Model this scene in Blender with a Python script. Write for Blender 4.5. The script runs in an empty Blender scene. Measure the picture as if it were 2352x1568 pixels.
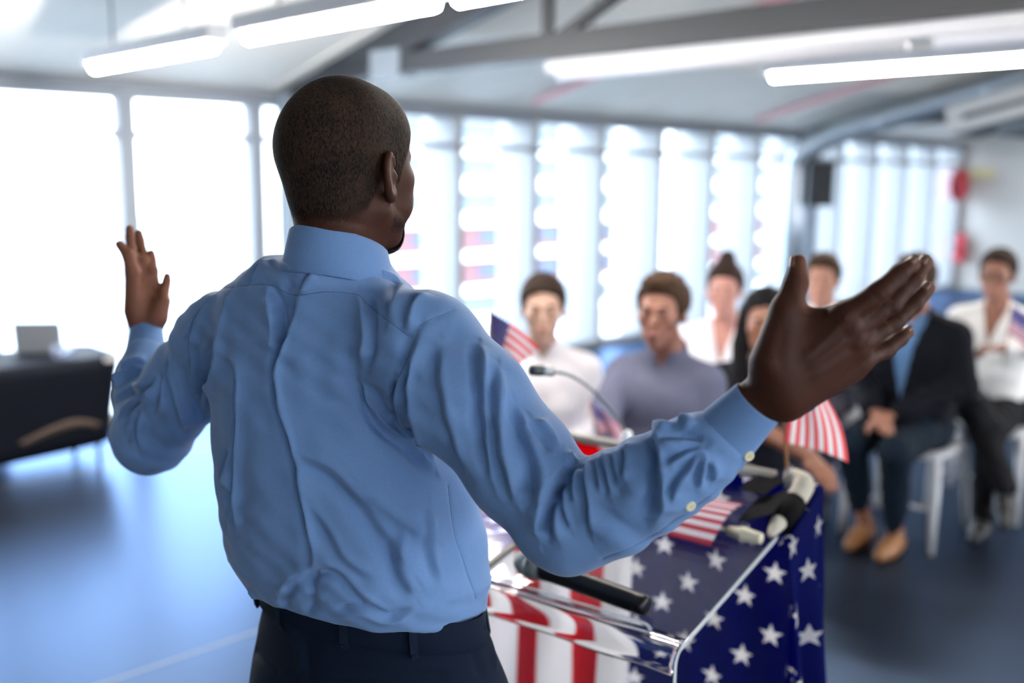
import bpy, bmesh, math, random
import numpy as np
from mathutils import Vector, Matrix
from mathutils.bvhtree import BVHTree

random.seed(7)
RNG = np.random.default_rng(11)
SC = bpy.context.scene
COL = SC.collection
PI = math.pi

# ------------------------------------------------------------------ camera
CAM_H, F_PX, PITCH, ROLL = 1.65, 2287.0, math.radians(9.46), math.radians(0.6)
cam_data = bpy.data.cameras.new('camera')
cam_data.sensor_width = 36.0
cam_data.lens = 36.0 * F_PX / 2352.0
cam_data.clip_start = 0.05
cam_data.clip_end = 400.0
cam_data.dof.use_dof = True
cam_data.dof.focus_distance = 1.25
cam_data.dof.aperture_fstop = 1.9
cam = bpy.data.objects.new('camera', cam_data)
COL.objects.link(cam)
CAM_M = Matrix.Translation((0, 0, CAM_H)) @ Matrix.Rotation(PI / 2 - PITCH, 4, 'X') @ Matrix.Rotation(ROLL, 4, 'Z')
cam.matrix_world = CAM_M
SC.camera = cam
CAM_R = CAM_M.to_3x3()


def ray(px, py):
    return (CAM_R @ Vector(((px - 1176.0) / F_PX, (784.0 - py) / F_PX, -1.0)))


def P(px, py, Y):
    """The point seen at photo pixel (px, py) that stands Y metres ahead of the camera."""
    d = ray(px, py)
    return Vector((0, 0, CAM_H)) + d * (Y / d.y)


def Pz(px, py, z):
    d = ray(px, py)
    return Vector((0, 0, CAM_H)) + d * ((z - CAM_H) / d.z)


# ------------------------------------------------------------------ sky, light, exposure
SKY_L = 5.5
world = bpy.data.worlds.new('sky')
SC.world = world
world.use_nodes = True
nt = world.node_tree
nt.nodes.clear()
wo = nt.nodes.new('ShaderNodeOutputWorld')
bg = nt.nodes.new('ShaderNodeBackground')
tc = nt.nodes.new('ShaderNodeTexCoord')
sep = nt.nodes.new('ShaderNodeSeparateXYZ')
ramp = nt.nodes.new('ShaderNodeValToRGB')
nt.links.new(tc.outputs['Generated'], sep.inputs[0])
nt.links.new(sep.outputs['Z'], ramp.inputs[0])
ramp.color_ramp.elements[0].position = 0.0
ramp.color_ramp.elements[0].color = (0.86, 0.93, 1.0, 1)
ramp.color_ramp.elements[1].position = 0.7
ramp.color_ramp.elements[1].color = (0.64, 0.81, 1.0, 1)
nt.links.new(ramp.outputs[0], bg.inputs[0])
bg.inputs[1].default_value = SKY_L
nt.links.new(bg.outputs[0], wo.inputs[0])

SC.view_settings.view_transform = 'Standard'
SC.view_settings.look = 'None'
SC.view_settings.exposure = 1.45
SC.view_settings.gamma = 1.0
SC.view_settings.use_curve_mapping = False
SC.cycles.max_bounces = 9
SC.cycles.diffuse_bounces = 4
SC.cycles.glossy_bounces = 4
SC.cycles.transmission_bounces = 6
SC.cycles.transparent_max_bounces = 24
SC.cycles.sample_clamp_indirect = 8.0
SC.cycles.caustics_reflective = False
SC.cycles.caustics_refractive = False

# room axes: window wall runs along D1, D2 points from it into the room
ANG = math.radians(46.3)
D1 = Vector((math.sin(ANG), math.cos(ANG), 0))
D2 = Vector((math.cos(ANG), -math.sin(ANG), 0))
W0 = -6.4 * D2
ROOM = Matrix(((D1.x, D2.x, 0, W0.x), (D1.y, D2.y, 0, W0.y), (0, 0, 1, 0), (0, 0, 0, 1)))  # (l, s, z) -> world
EAVE, SLOPE = 2.21, 0.245
ROOM_S, L_A, L_B = 14.0, -6.5, 15.6
RIDGE_S = ROOM_S / 2


def RW(l, s, z):
    return ROOM @ Vector((l, s, z))


def roof_z(s):
    return EAVE + SLOPE * (s if s <= RIDGE_S else ROOM_S - s)


# daylight comes in at the two long glazed sides: portals tell the renderer where the openings are
def portal(name, l0, l1, s, z0, z1, flip):
    ld = bpy.data.lights.new(name, 'AREA')
    ld.shape = 'RECTANGLE'
    ld.size, ld.size_y = abs(l1 - l0), z1 - z0
    ld.cycles.is_portal = True
    o = bpy.data.objects.new(name, ld)
    COL.objects.link(o)
    c = RW((l0 + l1) / 2, s, (z0 + z1) / 2)
    zax = (D2 if flip else -D2)           # lamps shine along -Z
    xax = D1
    yax = zax.cross(xax)
    o.matrix_world = Matrix(((xax.x, yax.x, zax.x, c.x), (xax.y, yax.y, zax.y, c.y), (xax.z, yax.z, zax.z, c.z), (0, 0, 0, 1)))
    return o





# ------------------------------------------------------------------ node materials


def new_mat(name):
    m = bpy.data.materials.new(name)
    m.use_nodes = True
    n = m.node_tree.nodes
    b = n['Principled BSDF']
    return m, n, m.node_tree.links, b


def mat(name, col, rough=0.6, metal=0.0, spec=0.5, var=0.0, vscale=8.0, bump=0.0, bscale=60.0, sheen=0.0, emit=None, estr=0.0, stretch=None, sss=0.0, coat=0.0):
    m, n, l, b = new_mat(name)
    b.inputs['Base Color'].default_value = (*col, 1)
    b.inputs['Roughness'].default_value = rough
    b.inputs['Metallic'].default_value = metal
    b.inputs['Specular IOR Level'].default_value = spec
    if sheen:
        b.inputs['Sheen Weight'].default_value = sheen
        b.inputs['Sheen Roughness'].default_value = 0.4
    if coat:
        b.inputs['Coat Weight'].default_value = coat
        b.inputs['Coat Roughness'].default_value = 0.1
    if sss:
        b.inputs['Subsurface Weight'].default_value = sss
        b.inputs['Subsurface Radius'].default_value = (0.01, 0.004, 0.002)
    if emit:
        b.inputs['Emission Color'].default_value = (*emit, 1)
        b.inputs['Emission Strength'].default_value = estr
    t = n.new('ShaderNodeTexCoord')
    mp = n.new('ShaderNodeMapping')
    l.new(t.outputs['Object'], mp.inputs[0])
    if stretch:
        mp.inputs['Scale'].default_value = stretch
    if var:
        nz = n.new('ShaderNodeTexNoise')
        nz.inputs['Scale'].default_value = vscale
        nz.inputs['Detail'].default_value = 4
        l.new(mp.outputs[0], nz.inputs['Vector'])
        mx = n.new('ShaderNodeMix')
        mx.data_type = 'RGBA'
        lo = tuple(max(0, c * (1 - var)) for c in col)
        hi = tuple(min(1, c * (1 + var)) for c in col)
        mx.inputs['A'].default_value = (*lo, 1)
        mx.inputs['B'].default_value = (*hi, 1)
        l.new(nz.outputs['Fac'], mx.inputs['Factor'])
        l.new(mx.outputs['Result'], b.inputs['Base Color'])
    if bump:
        nb = n.new('ShaderNodeTexNoise')
        nb.inputs['Scale'].default_value = bscale
        nb.inputs['Detail'].default_value = 3
        l.new(mp.outputs[0], nb.inputs['Vector'])
        bp = n.new('ShaderNodeBump')
        bp.inputs['Strength'].default_value = bump
        bp.inputs['Distance'].default_value = 0.002
        l.new(nb.outputs['Fac'], bp.inputs['Height'])
        l.new(bp.outputs[0], b.inputs['Normal'])
    return m


def clear_mat(name, tint=(1, 1, 1), ior=1.45, rough=0.0, haze=0.0, hazecol=(0.9, 0.95, 1)):
    """Thin clear sheet: passes light straight on, reflects by Fresnel."""
    m = bpy.data.materials.new(name)
    m.use_nodes = True
    n, l = m.node_tree.nodes, m.node_tree.links
    n.clear()
    out = n.new('ShaderNodeOutputMaterial')
    tr = n.new('ShaderNodeBsdfTransparent')
    tr.inputs[0].default_value = (*tint, 1)
    gl = n.new('ShaderNodeBsdfGlossy')
    gl.inputs['Roughness'].default_value = rough
    fr = n.new('ShaderNodeFresnel')
    ge = n.new('ShaderNodeNewGeometry')          # same reflectance on the way in and on the way out
    mi = n.new('ShaderNodeMix')
    mi.inputs['A'].default_value, mi.inputs['B'].default_value = ior, 1.0 / ior
    l.new(ge.outputs['Backfacing'], mi.inputs['Factor'])
    l.new(mi.outputs['Result'], fr.inputs[0])
    mx = n.new('ShaderNodeMixShader')
    l.new(fr.outputs[0], mx.inputs[0])
    l.new(tr.outputs[0], mx.inputs[1])
    l.new(gl.outputs[0], mx.inputs[2])
    last = mx
    if haze:
        df = n.new('ShaderNodeBsdfDiffuse')
        df.inputs[0].default_value = (*hazecol, 1)
        m2 = n.new('ShaderNodeMixShader')
        m2.inputs[0].default_value = haze
        l.new(mx.outputs[0], m2.inputs[1])
        l.new(df.outputs[0], m2.inputs[2])
        last = m2
    l.new(last.outputs[0], out.inputs[0])
    return m


class NX:
    """Tiny expression builder for math nodes."""

    def __init__(self, mt):
        self.n, self.l = mt.node_tree.nodes, mt.node_tree.links

    def m(self, op, *a):
        nd = self.n.new('ShaderNodeMath')
        nd.operation = op
        for i, v in enumerate(a):
            if isinstance(v, (int, float)):
                nd.inputs[i].default_value = v
            else:
                self.l.new(v, nd.inputs[i])
        return nd.outputs[0]

    def mix(self, f, ca, cb):
        nd = self.n.new('ShaderNodeMix')
        nd.data_type = 'RGBA'
        if isinstance(f, (int, float)):
            nd.inputs['Factor'].default_value = f
        else:
            self.l.new(f, nd.inputs['Factor'])
        for k, c in (('A', ca), ('B', cb)):
            if isinstance(c, tuple):
                nd.inputs[k].default_value = (*c, 1)
            else:
                self.l.new(c, nd.inputs[k])
        return nd.outputs['Result']


# ------------------------------------------------------------------ objects and tags
def link(name, me, m=None, parent=None):
    o = bpy.data.objects.new(name, me)
    COL.objects.link(o)
    if m is not None and me is not None:
        if isinstance(m, (list, tuple)):
            for q in m:
                me.materials.append(q)
        else:
            me.materials.append(m)
    if parent is not None:
        o.parent = parent
        o.matrix_parent_inverse = parent_world(parent).inverted()
    return o


def parent_world(o):
    mw = o.matrix_basis.copy()
    if o.parent is not None:
        mw = parent_world(o.parent) @ o.matrix_parent_inverse @ mw
    return mw


def tag(o, label=None, cat=None, group=None, kind=None):
    for k, v in (('label', label), ('category', cat), ('group', group), ('kind', kind)):
        if v:
            o[k] = v
    return o


def empty(name, loc, rz=0.0, label=None, cat=None, group=None):
    o = bpy.data.objects.new(name, None)
    o.empty_display_size = 0.1
    COL.objects.link(o)
    o.location = loc
    o.rotation_euler = (0, 0, rz)
    o.matrix_basis = Matrix.Translation(Vector(loc)) @ Matrix.Rotation(rz, 4, 'Z')
    tag(o, label, cat, group)
    return o


def copy_tree(o, parent=None):
    c = o.copy()
    COL.objects.link(c)
    if parent is not None:
        c.parent = parent
    for ch in list(o.children):
        copy_tree(ch, c)
    return c


class MB:
    """Collects boxes, bars, tubes and lofts; build() links them as one mesh."""

    def __init__(self, M=None):
        self.v, self.f, self.M, self.sm = [], [], M or Matrix.Identity(4), []

    def add(self, vs, fs, smooth=False):
        b = len(self.v)
        self.v += [self.M @ Vector(p) for p in vs]
        self.f += [tuple(b + i for i in q) for q in fs]
        self.sm += [smooth] * len(fs)
        return self

    def box(self, x0, x1, y0, y1, z0, z1, bev=0.0):
        if bev <= 0:
            vs = [(x, y, z) for z in (z0, z1) for y in (y0, y1) for x in (x0, x1)]
            fs = [(0, 2, 3, 1), (4, 5, 7, 6), (0, 1, 5, 4), (1, 3, 7, 5), (3, 2, 6, 7), (2, 0, 4, 6)]
            return self.add(vs, fs)
        bm = bmesh.new()
        bmesh.ops.create_cube(bm, size=1)
        bmesh.ops.scale(bm, vec=(x1 - x0, y1 - y0, z1 - z0), verts=bm.verts)
        bmesh.ops.translate(bm, vec=((x0 + x1) / 2, (y0 + y1) / 2, (z0 + z1) / 2), verts=bm.verts)
        bmesh.ops.bevel(bm, geom=bm.edges[:], offset=bev, segments=2, affect='EDGES', profile=0.5)
        bm.verts.index_update()
        self.add([v.co[:] for v in bm.verts], [tuple(v.index for v in f.verts) for f in bm.faces])
        bm.free()
        return self

    def loft(self, rings, cap=True, smooth=True, closed=False):
        n = len(rings[0])
        vs = [p for r in rings for p in r]
        fs = []
        m = len(rings)
        for i in range(m if closed else m - 1):
            for j in range(n):
                a, b = i * n + j, i * n + (j + 1) % n
                k = ((i + 1) % m) * n
                fs.append((a, b, k + (j + 1) % n, k + j))
        if cap and not closed:
            fs.append(tuple(range(n - 1, -1, -1)))
            fs.append(tuple((m - 1) * n + j for j in range(n)))
        return self.add(vs, fs, smooth)

    def tube(self, pts, r, n=10, cap=True, squash=None):
        pts = [Vector(p) for p in pts]
        rs = r if isinstance(r, (list, tuple)) else [r] * len(pts)
        rings = []
        up = Vector((0, 0, 1))
        prev = None
        for i, p in enumerate(pts):
            t = (pts[min(i + 1, len(pts) - 1)] - pts[max(i - 1, 0)])
            if t.length < 1e-9:
                t = Vector((0, 0, 1))
            t.normalize()
            if prev is None:
                a = up if abs(t.z) < 0.9 else Vector((1, 0, 0))
                u = t.cross(a).normalized()
            else:
                u = (prev - t * prev.dot(t)).normalized()
            prev = u
            w = t.cross(u)
            sq = squash if squash else 1.0
            rings.append([p + (u * math.cos(2 * PI * k / n) + w * sq * math.sin(2 * PI * k / n)) * rs[i] for k in range(n)])
        return self.loft(rings, cap)

    def bar(self, p0, p1, w, h, upv=(0, 0, 1)):
        p0, p1 = Vector(p0), Vector(p1)
        t = (p1 - p0).normalized()
        u = t.cross(Vector(upv)).normalized()
        w2 = u.cross(t).normalized()
        rings = [[p + u * sx * w / 2 + w2 * sy * h / 2 for sx, sy in ((-1, -1), (1, -1), (1, 1), (-1, 1))] for p in (p0, p1)]
        return self.loft(rings, True, False)

    def lathe(self, prof, n=24, c=(0, 0, 0)):
        rings = [[(c[0] + r * math.cos(2 * PI * k / n), c[1] + r * math.sin(2 * PI * k / n), c[2] + z) for k in range(n)] for r, z in prof]
        return self.loft(rings, True)

    def build(self, name, m=None, parent=None):
        me = bpy.data.meshes.new(name)
        me.from_pydata([tuple(p) for p in self.v], [], self.f)
        me.polygons.foreach_set('use_smooth', self.sm)
        me.validate()
        me.update()
        bm = bmesh.new()
        bm.from_mesh(me)
        bmesh.ops.recalc_face_normals(bm, faces=bm.faces)
        bm.to_mesh(me)
        bm.free()
        return link(name, me, m, parent)


def spline(pts, n=8):
    """Catmull-Rom through pts."""
    pts = [Vector(p) for p in pts]
    q = [pts[0] * 2 - pts[1]] + pts + [pts[-1] * 2 - pts[-2]]
    out = []
    for i in range(1, len(q) - 2):
        for k in range(n):
            t = k / n
            a, b, c, d = q[i - 1], q[i], q[i + 1], q[i + 2]
            out.append(0.5 * ((2 * b) + (c - a) * t + (2 * a - 5 * b + 4 * c - d) * t * t + (3 * b - a - 3 * c + d) * t ** 3))
    out.append(pts[-1])
    return out


# ------------------------------------------------------------------ smooth solids: distance fields meshed by surface nets
def smin(a, b, k):
    if k <= 0:
        return np.minimum(a, b)
    h = np.maximum(k - np.abs(a - b), 0.0) / k
    return np.minimum(a, b) - h * h * k * 0.25


def d_cone(p, a, b, ra, rb, sq=None):
    """Capsule from a to b with radii ra, rb; sq=(axis, factor) flattens it along axis."""
    a, b = np.array(a, dtype=np.float64), np.array(b, dtype=np.float64)
    if sq is not None:
        ax, fct = np.array(sq[0], dtype=np.float64), sq[1]
        ax = ax / np.linalg.norm(ax)
        def st(q):
            return q + np.multiply.outer(q @ ax, ax) * (1.0 / fct - 1.0)
        p, a, b = st(p), st(a), st(b)
    ab = b - a
    t = np.clip(((p - a) @ ab) / max(ab @ ab, 1e-12), 0, 1)
    q = p - a - t[:, None] * ab
    return np.sqrt((q * q).sum(1)) - (ra + (rb - ra) * t)


def d_ell(p, c, r, R=None):
    """Ellipsoid at c with radii r; rows of R are its axes."""
    q = p - np.array(c)
    if R is not None:
        q = q @ np.array(R).T
    r = np.array(r)
    k0 = np.sqrt(((q / r) ** 2).sum(1))
    k1 = np.sqrt(((q / (r * r)) ** 2).sum(1)) + 1e-9
    return k0 * (k0 - 1.0) / k1


def surface_nets(fn, lo, hi, h, block=8):
    lo, hi = np.array(lo, float), np.array(hi, float)
    nb = np.ceil((hi - lo) / (h * block)).astype(int)
    n = nb * block + 1
    H = h * block
    gc = np.stack(np.meshgrid(*[lo[i] + (np.arange(nb[i]) + 0.5) * H for i in range(3)], indexing='ij'), -1).reshape(-1, 3)
    dc = fn(gc)
    near = np.abs(dc) < H * 1.35
    D = np.empty(n, np.float32)
    dcs = dc.reshape(nb)
    big = np.where(dcs < 0, -1.0, 1.0).astype(np.float32)
    D[:-1, :-1, :-1] = np.repeat(np.repeat(np.repeat(big, block, 0), block, 1), block, 2)
    D[-1], D[:, -1], D[:, :, -1] = 1, 1, 1
    idx = np.argwhere(near.reshape(nb))
    off = np.stack(np.meshgrid(*[np.arange(block)] * 3, indexing='ij'), -1).reshape(-1, 3)
    for c0 in range(0, len(idx), 600):
        gi = (idx[c0:c0 + 600, None, :] * block + off[None]).reshape(-1, 3)
        D[gi[:, 0], gi[:, 1], gi[:, 2]] = fn(lo + gi * h)
    ins = D < 0
    cs = [(i, j, k) for i in (0, 1) for j in (0, 1) for k in (0, 1)]
    sl = lambda a, c: a[c[0]:a.shape[0] - 1 + c[0], c[1]:a.shape[1] - 1 + c[1], c[2]:a.shape[2] - 1 + c[2]]
    cnt = sum(sl(ins, c).astype(np.uint8) for c in cs)
    act = np.argwhere((cnt > 0) & (cnt < 8))
    V = np.zeros((len(act), 3))
    W = np.zeros(len(act))
    vals = {c: D[act[:, 0] + c[0], act[:, 1] + c[1], act[:, 2] + c[2]].astype(np.float64) for c in cs}
    for c in cs:
        for ax in range(3):
            if c[ax] == 0:
                c2 = list(c)
                c2[ax] = 1
                c2 = tuple(c2)
                a, b = vals[c], vals[c2]
                cr = (a < 0) != (b < 0)
                t = np.where(cr, a / np.where(cr, a - b, 1), 0)
                pt = np.tile(np.array(c, float), (len(act), 1))
                pt[:, ax] += t
                V += pt * cr[:, None]
                W += cr
    V = lo + (act + V / W[:, None]) * h
    cid = -np.ones(np.array(ins.shape) - 1, np.int64)
    cid[act[:, 0], act[:, 1], act[:, 2]] = np.arange(len(act))
    F = []
    for ax in range(3):
        s0 = [slice(None)] * 3
        s1 = [slice(None)] * 3
        s0[ax], s1[ax] = slice(0, -1), slice(1, None)
        A, B = ins[tuple(s0)], ins[tuple(s1)]
        e = np.argwhere(A != B)
        o1, o2 = (ax + 1) % 3, (ax + 2) % 3
        e = e[(e[:, o1] > 0) & (e[:, o2] > 0) & (e[:, o1] < ins.shape[o1] - 1) & (e[:, o2] < ins.shape[o2] - 1)]
        q = []
        for d1, d2 in ((0, 0), (-1, 0), (-1, -1), (0, -1)):
            g = e.copy()
            g[:, o1] += d1
            g[:, o2] += d2
            q.append(cid[g[:, 0], g[:, 1], g[:, 2]])
        q = np.stack(q, 1)
        fl = ins[e[:, 0], e[:, 1], e[:, 2]]
        q[~fl] = q[~fl][:, ::-1]
        F.append(q[(q >= 0).all(1)])
    return V, np.concatenate(F)


def np_mesh(name, V, F, smooth=True):
    me = bpy.data.meshes.new(name)
    me.vertices.add(len(V))
    me.vertices.foreach_set('co', np.ascontiguousarray(V, dtype=np.float32).ravel())
    F = np.asarray(F)
    me.loops.add(F.size)
    me.loops.foreach_set('vertex_index', F.astype(np.int32).ravel())
    me.polygons.add(len(F))
    me.polygons.foreach_set('loop_start', np.arange(0, F.size, F.shape[1], dtype=np.int32))
    me.polygons.foreach_set('loop_total', np.full(len(F), F.shape[1], np.int32))
    me.update(calc_edges=True)
    me.polygons.foreach_set('use_smooth', [smooth] * len(F))
    me.validate()
    return me


def relax(V, F, it=2, lam=0.5):
    e = np.concatenate([F[:, [i, (i + 1) % F.shape[1]]] for i in range(F.shape[1])])
    e = np.concatenate([e, e[:, ::-1]])
    deg = np.bincount(e[:, 0], minlength=len(V)).astype(float)[:, None]
    for k in range(it):
        for s in (lam, -lam * 1.03):
            S = np.stack([np.bincount(e[:, 0], weights=V[e[:, 1], c], minlength=len(V)) for c in range(3)], 1)
            V = V + s * (S / np.maximum(deg, 1) - V)
    return V


def normals(V, F):
    a, b, c, d = V[F[:, 0]], V[F[:, 1]], V[F[:, 2]], V[F[:, 3 if F.shape[1] > 3 else 2]]
    fn = np.cross(c - a, d - b) if F.shape[1] > 3 else np.cross(b - a, c - a)
    N = np.zeros_like(V)
    for i in range(F.shape[1]):
        for k in range(3):
            N[:, k] += np.bincount(F[:, i], weights=fn[:, k], minlength=len(V))
    return N / np.maximum(np.linalg.norm(N, axis=1, keepdims=True), 1e-12)


def seg_dist(p, pts):
    """Distance of points p to polyline pts, and the arc parameter 0..1 of the nearest point."""
    pts = np.array(pts, float)
    L = np.concatenate([[0], np.cumsum(np.linalg.norm(np.diff(pts, axis=0), axis=1))])
    best = np.full(len(p), 1e9)
    par = np.zeros(len(p))
    for i in range(len(pts) - 1):
        a, b = pts[i], pts[i + 1]
        ab = b - a
        t = np.clip(((p - a) @ ab) / max(ab @ ab, 1e-12), 0, 1)
        q = p - a - t[:, None] * ab
        d = np.sqrt((q * q).sum(1))
        m = d < best
        best[m] = d[m]
        par[m] = (L[i] + t[m] * (L[i + 1] - L[i])) / max(L[-1], 1e-9)
    return best, par
# ------------------------------------------------------------------ materials of the setting
M_WHITE = mat('ceiling_white', (0.76, 0.74, 0.70), 0.6, var=0.03)
M_WALL = mat('wall_white', (0.62, 0.61, 0.59), 0.6, var=0.02)
M_FRAME = mat('window_frame_grey', (0.26, 0.29, 0.34), 0.5)
M_FIN = mat('pale_fin', (0.34, 0.35, 0.365), 0.6, spec=0.1)
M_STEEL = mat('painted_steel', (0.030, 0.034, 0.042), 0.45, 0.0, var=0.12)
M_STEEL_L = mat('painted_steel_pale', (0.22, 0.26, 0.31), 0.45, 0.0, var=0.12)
M_DUCT = mat('galvanised_duct', (0.50, 0.55, 0.60), 0.35, 0.7, var=0.1)
M_RED = mat('red_pipe_paint', (0.62, 0.30, 0.32), 0.45)
M_BLACK = mat('matte_black', (0.012, 0.014, 0.018), 0.5)
M_GLASS = clear_mat('window_glass', (0.97, 0.985, 1.0), 1.3)
M_LAMP = mat('lit_tube', (0.9, 0.9, 0.85), 0.4, emit=(1.0, 0.94, 0.86), estr=38.0)
M_LAMP_BRIGHT = mat('bright_tube', (0.9, 0.9, 0.85), 0.4, emit=(1.0, 0.94, 0.87), estr=95.0)
M_LAMP_OFF = mat('unlit_tube', (0.80, 0.80, 0.86), 0.4)
M_LAMPW = mat('lamp_housing', (0.86, 0.87, 0.92), 0.35)
M_UNIT = mat('unit_grey', (0.52, 0.53, 0.55), 0.5)
M_UNITD = mat('unit_dark', (0.10, 0.13, 0.16), 0.5)


def floor_mat():
    """Dark glossy floor; the blue of reflected daylight is put into its gloss colour."""
    m, n, l, b = new_mat('polished_floor')
    x = NX(m)
    t = n.new('ShaderNodeTexCoord')
    nz = n.new('ShaderNodeTexNoise')
    nz.inputs['Scale'].default_value = 1.3
    nz.inputs['Detail'].default_value = 6
    l.new(t.outputs['Object'], nz.inputs['Vector'])
    c = x.mix(nz.outputs['Fac'], (0.015, 0.017, 0.024), (0.022, 0.0245, 0.032))
    l.new(c, b.inputs['Base Color'])
    b.inputs['Roughness'].default_value = 0.7
    b.inputs['Specular IOR Level'].default_value = 0.0
    gl = n.new('ShaderNodeBsdfGlossy')
    gl.inputs['Color'].default_value = (0.25, 0.375, 0.62, 1)  # blue of the daylight reflections painted into the gloss
    gl.inputs['Roughness'].default_value = 0.31
    fr = n.new('ShaderNodeFresnel')
    fr.inputs[0].default_value = 1.9
    mx = n.new('ShaderNodeMixShader')
    l.new(fr.outputs[0], mx.inputs[0])
    l.new(b.outputs[0], mx.inputs[1])
    l.new(gl.outputs[0], mx.inputs[2])
    l.new(mx.outputs[0], n['Material Output'].inputs[0])
    return m


M_FLOOR = floor_mat()

# ------------------------------------------------------------------ floor, ceiling, walls
g = MB(ROOM)
g.box(L_A - 0.3, L_B + 0.3, -0.3, ROOM_S + 0.3, -0.15, 0.0)
floor = tag(g.build('floor', M_FLOOR), kind='structure')
g = MB(ROOM)
for k in range(-4, 11):                       # joints between floor sheets
    pass
for s in (0.9, 3.3, 5.7):
    g.box(L_A, L_B, s - 0.004, s + 0.004, 0.0, 0.0012)
tag(g.build('floor_joint', mat('floor_joint', (0.16, 0.18, 0.2), 0.4), floor), kind='structure')


def slope_slab(name, s0, s1, t):
    q = MB(ROOM)
    pr = [(s0, roof_z(s0)), (s1, roof_z(s1)), (s1, roof_z(s1) + t), (s0, roof_z(s0) + t)]
    q.loft([[(l_, s, z) for s, z in pr] for l_ in (L_A - 0.3, L_B + 0.3)], True, False)
    return q.build(name, M_WHITE)


c1 = tag(slope_slab('ceiling', -0.35, RIDGE_S, 0.12), kind='structure')
c2 = tag(slope_slab('ceiling', RIDGE_S, ROOM_S + 0.35, 0.12), kind='structure')
# ceiling boards: long cover strips that run up the slope
k = 0
strip_me = None
l_ = L_A + 0.6
while l_ < L_B:
    a, b = RW(l_, 0.1, roof_z(0.1) - 0.004), RW(l_, RIDGE_S - 0.05, roof_z(RIDGE_S - 0.05) - 0.004)
    q = MB()
    q.bar(a, b, 0.03, 0.012)
    tag(q.build('cover_strip', M_WHITE, c1), kind='structure')
    l_ += 1.2
# corrugated sheet over the bay behind the first truss, where the photo shows fine ribs
q = MB(ROOM)
for i in range(150):
    l_ = 4.1 + i * 0.045
    pr0, pr1 = 1.4, RIDGE_S - 0.05
    q.loft([[(l_ + dx, s, roof_z(s) + dz) for dx, dz in ((-0.012, -0.001), (-0.006, -0.012), (0.006, -0.012), (0.012, -0.001))] for s in (pr0, pr1)], False, False)
o = q.build('corrugated_sheet', M_WHITE, c1)
tag(o, kind='stuff')

# window wall: frame, panes
w_near = empty('window_1', RW(0, 0, 0))
tag(w_near, kind='structure')
w_far = empty('window_2', RW(8, 0, 0))
tag(w_far, kind='structure')
MULL = [0.0, 0.9, 1.8, 2.7, 3.62, 4.58, 5.5, 6.4, 7.3, 8.2, 9.1, 10.0, 10.95, 11.9, 12.8, 13.7, 14.6, 15.5]
for i, l_ in enumerate(MULL):
    par = w_near if l_ < 4 else w_far
    hw_ = 0.035 if l_ > 4 else 0.055
    MB(ROOM).box(l_ - hw_, l_ + hw_, -0.10, 0.0, 0.0, EAVE + 0.02).build('mullion', M_FRAME if l_ < 5 else M_FIN, par)
    if l_ > 4:
        MB(ROOM).box(l_ - 0.03, l_ + 0.03, -0.48, -0.10, -0.3, EAVE + 0.1).build('fin', M_FIN, par)
for l0, l1 in zip(MULL[:-1], MULL[1:]):
    par = w_near if l0 < 4 else w_far
    MB(ROOM).box(l0 + 0.035, l1 - 0.035, -0.09, -0.01, 1.86, 1.91).build('transom', M_FRAME if l0 < 5 else M_FIN, par)
    MB(ROOM).box(l0 + 0.035, l1 - 0.035, -0.09, -0.01, 0.0, 0.07).build('bottom_rail', M_FIN, par)
    MB(ROOM).box(l0 + 0.035, l1 - 0.035, -0.09, -0.01, EAVE - 0.10, EAVE + 0.04).build('top_rail', M_FRAME, par)
    MB(ROOM).box(l0 + 0.035, l1 - 0.035, -0.056, -0.05, 0.07, 1.86).build('pane', M_GLASS, par)
    MB(ROOM).box(l0 + 0.035, l1 - 0.035, -0.056, -0.05, 1.91, EAVE - 0.10).build('pane', M_GLASS, par)

# the opposite long side of the room, behind the photographer, glazed the same way
w_back = tag(empty('window_3', RW(0, ROOM_S, 0)), kind='structure')
l_ = L_A
while l_ < L_B:
    MB(ROOM).box(l_ - 0.05, l_ + 0.05, ROOM_S, ROOM_S + 0.1, 0, EAVE + 0.02).build('mullion', M_FRAME, w_back)
    l_ += 1.84
for z0, z1 in ((0.8, 0.87), (1.84, 1.91), (EAVE - 0.06, EAVE + 0.04)):
    MB(ROOM).box(L_A, L_B, ROOM_S + 0.01, ROOM_S + 0.09, z0, z1).build('rail', M_FRAME, w_back)
tag(MB(ROOM).box(L_A, L_B, ROOM_S + 0.01, ROOM_S + 0.15, -0.1, 0.8).build('wall_back', M_WALL), kind='structure')  # unseen low wall, added to cut the daylight from behind


def gable(name, l0, l1):
    q = MB(ROOM)
    pr = [(-0.3, -0.1), (ROOM_S + 0.3, -0.1), (ROOM_S + 0.3, EAVE), (RIDGE_S, roof_z(RIDGE_S)), (-0.3, EAVE)]
    q.loft([[(l_, s, z) for s, z in pr] for l_ in (l0, l1)], True, False)
    return tag(q.build(name, M_WALL), kind='structure')


gable('wall_end', L_B, L_B + 0.2)
gable('wall_near', L_A - 0.2, L_A)
tag(MB(ROOM).box(L_A - 0.2, -0.035, -0.15, 0.0, -0.1, EAVE).build('wall_left', M_WALL), kind='structure')


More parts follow.
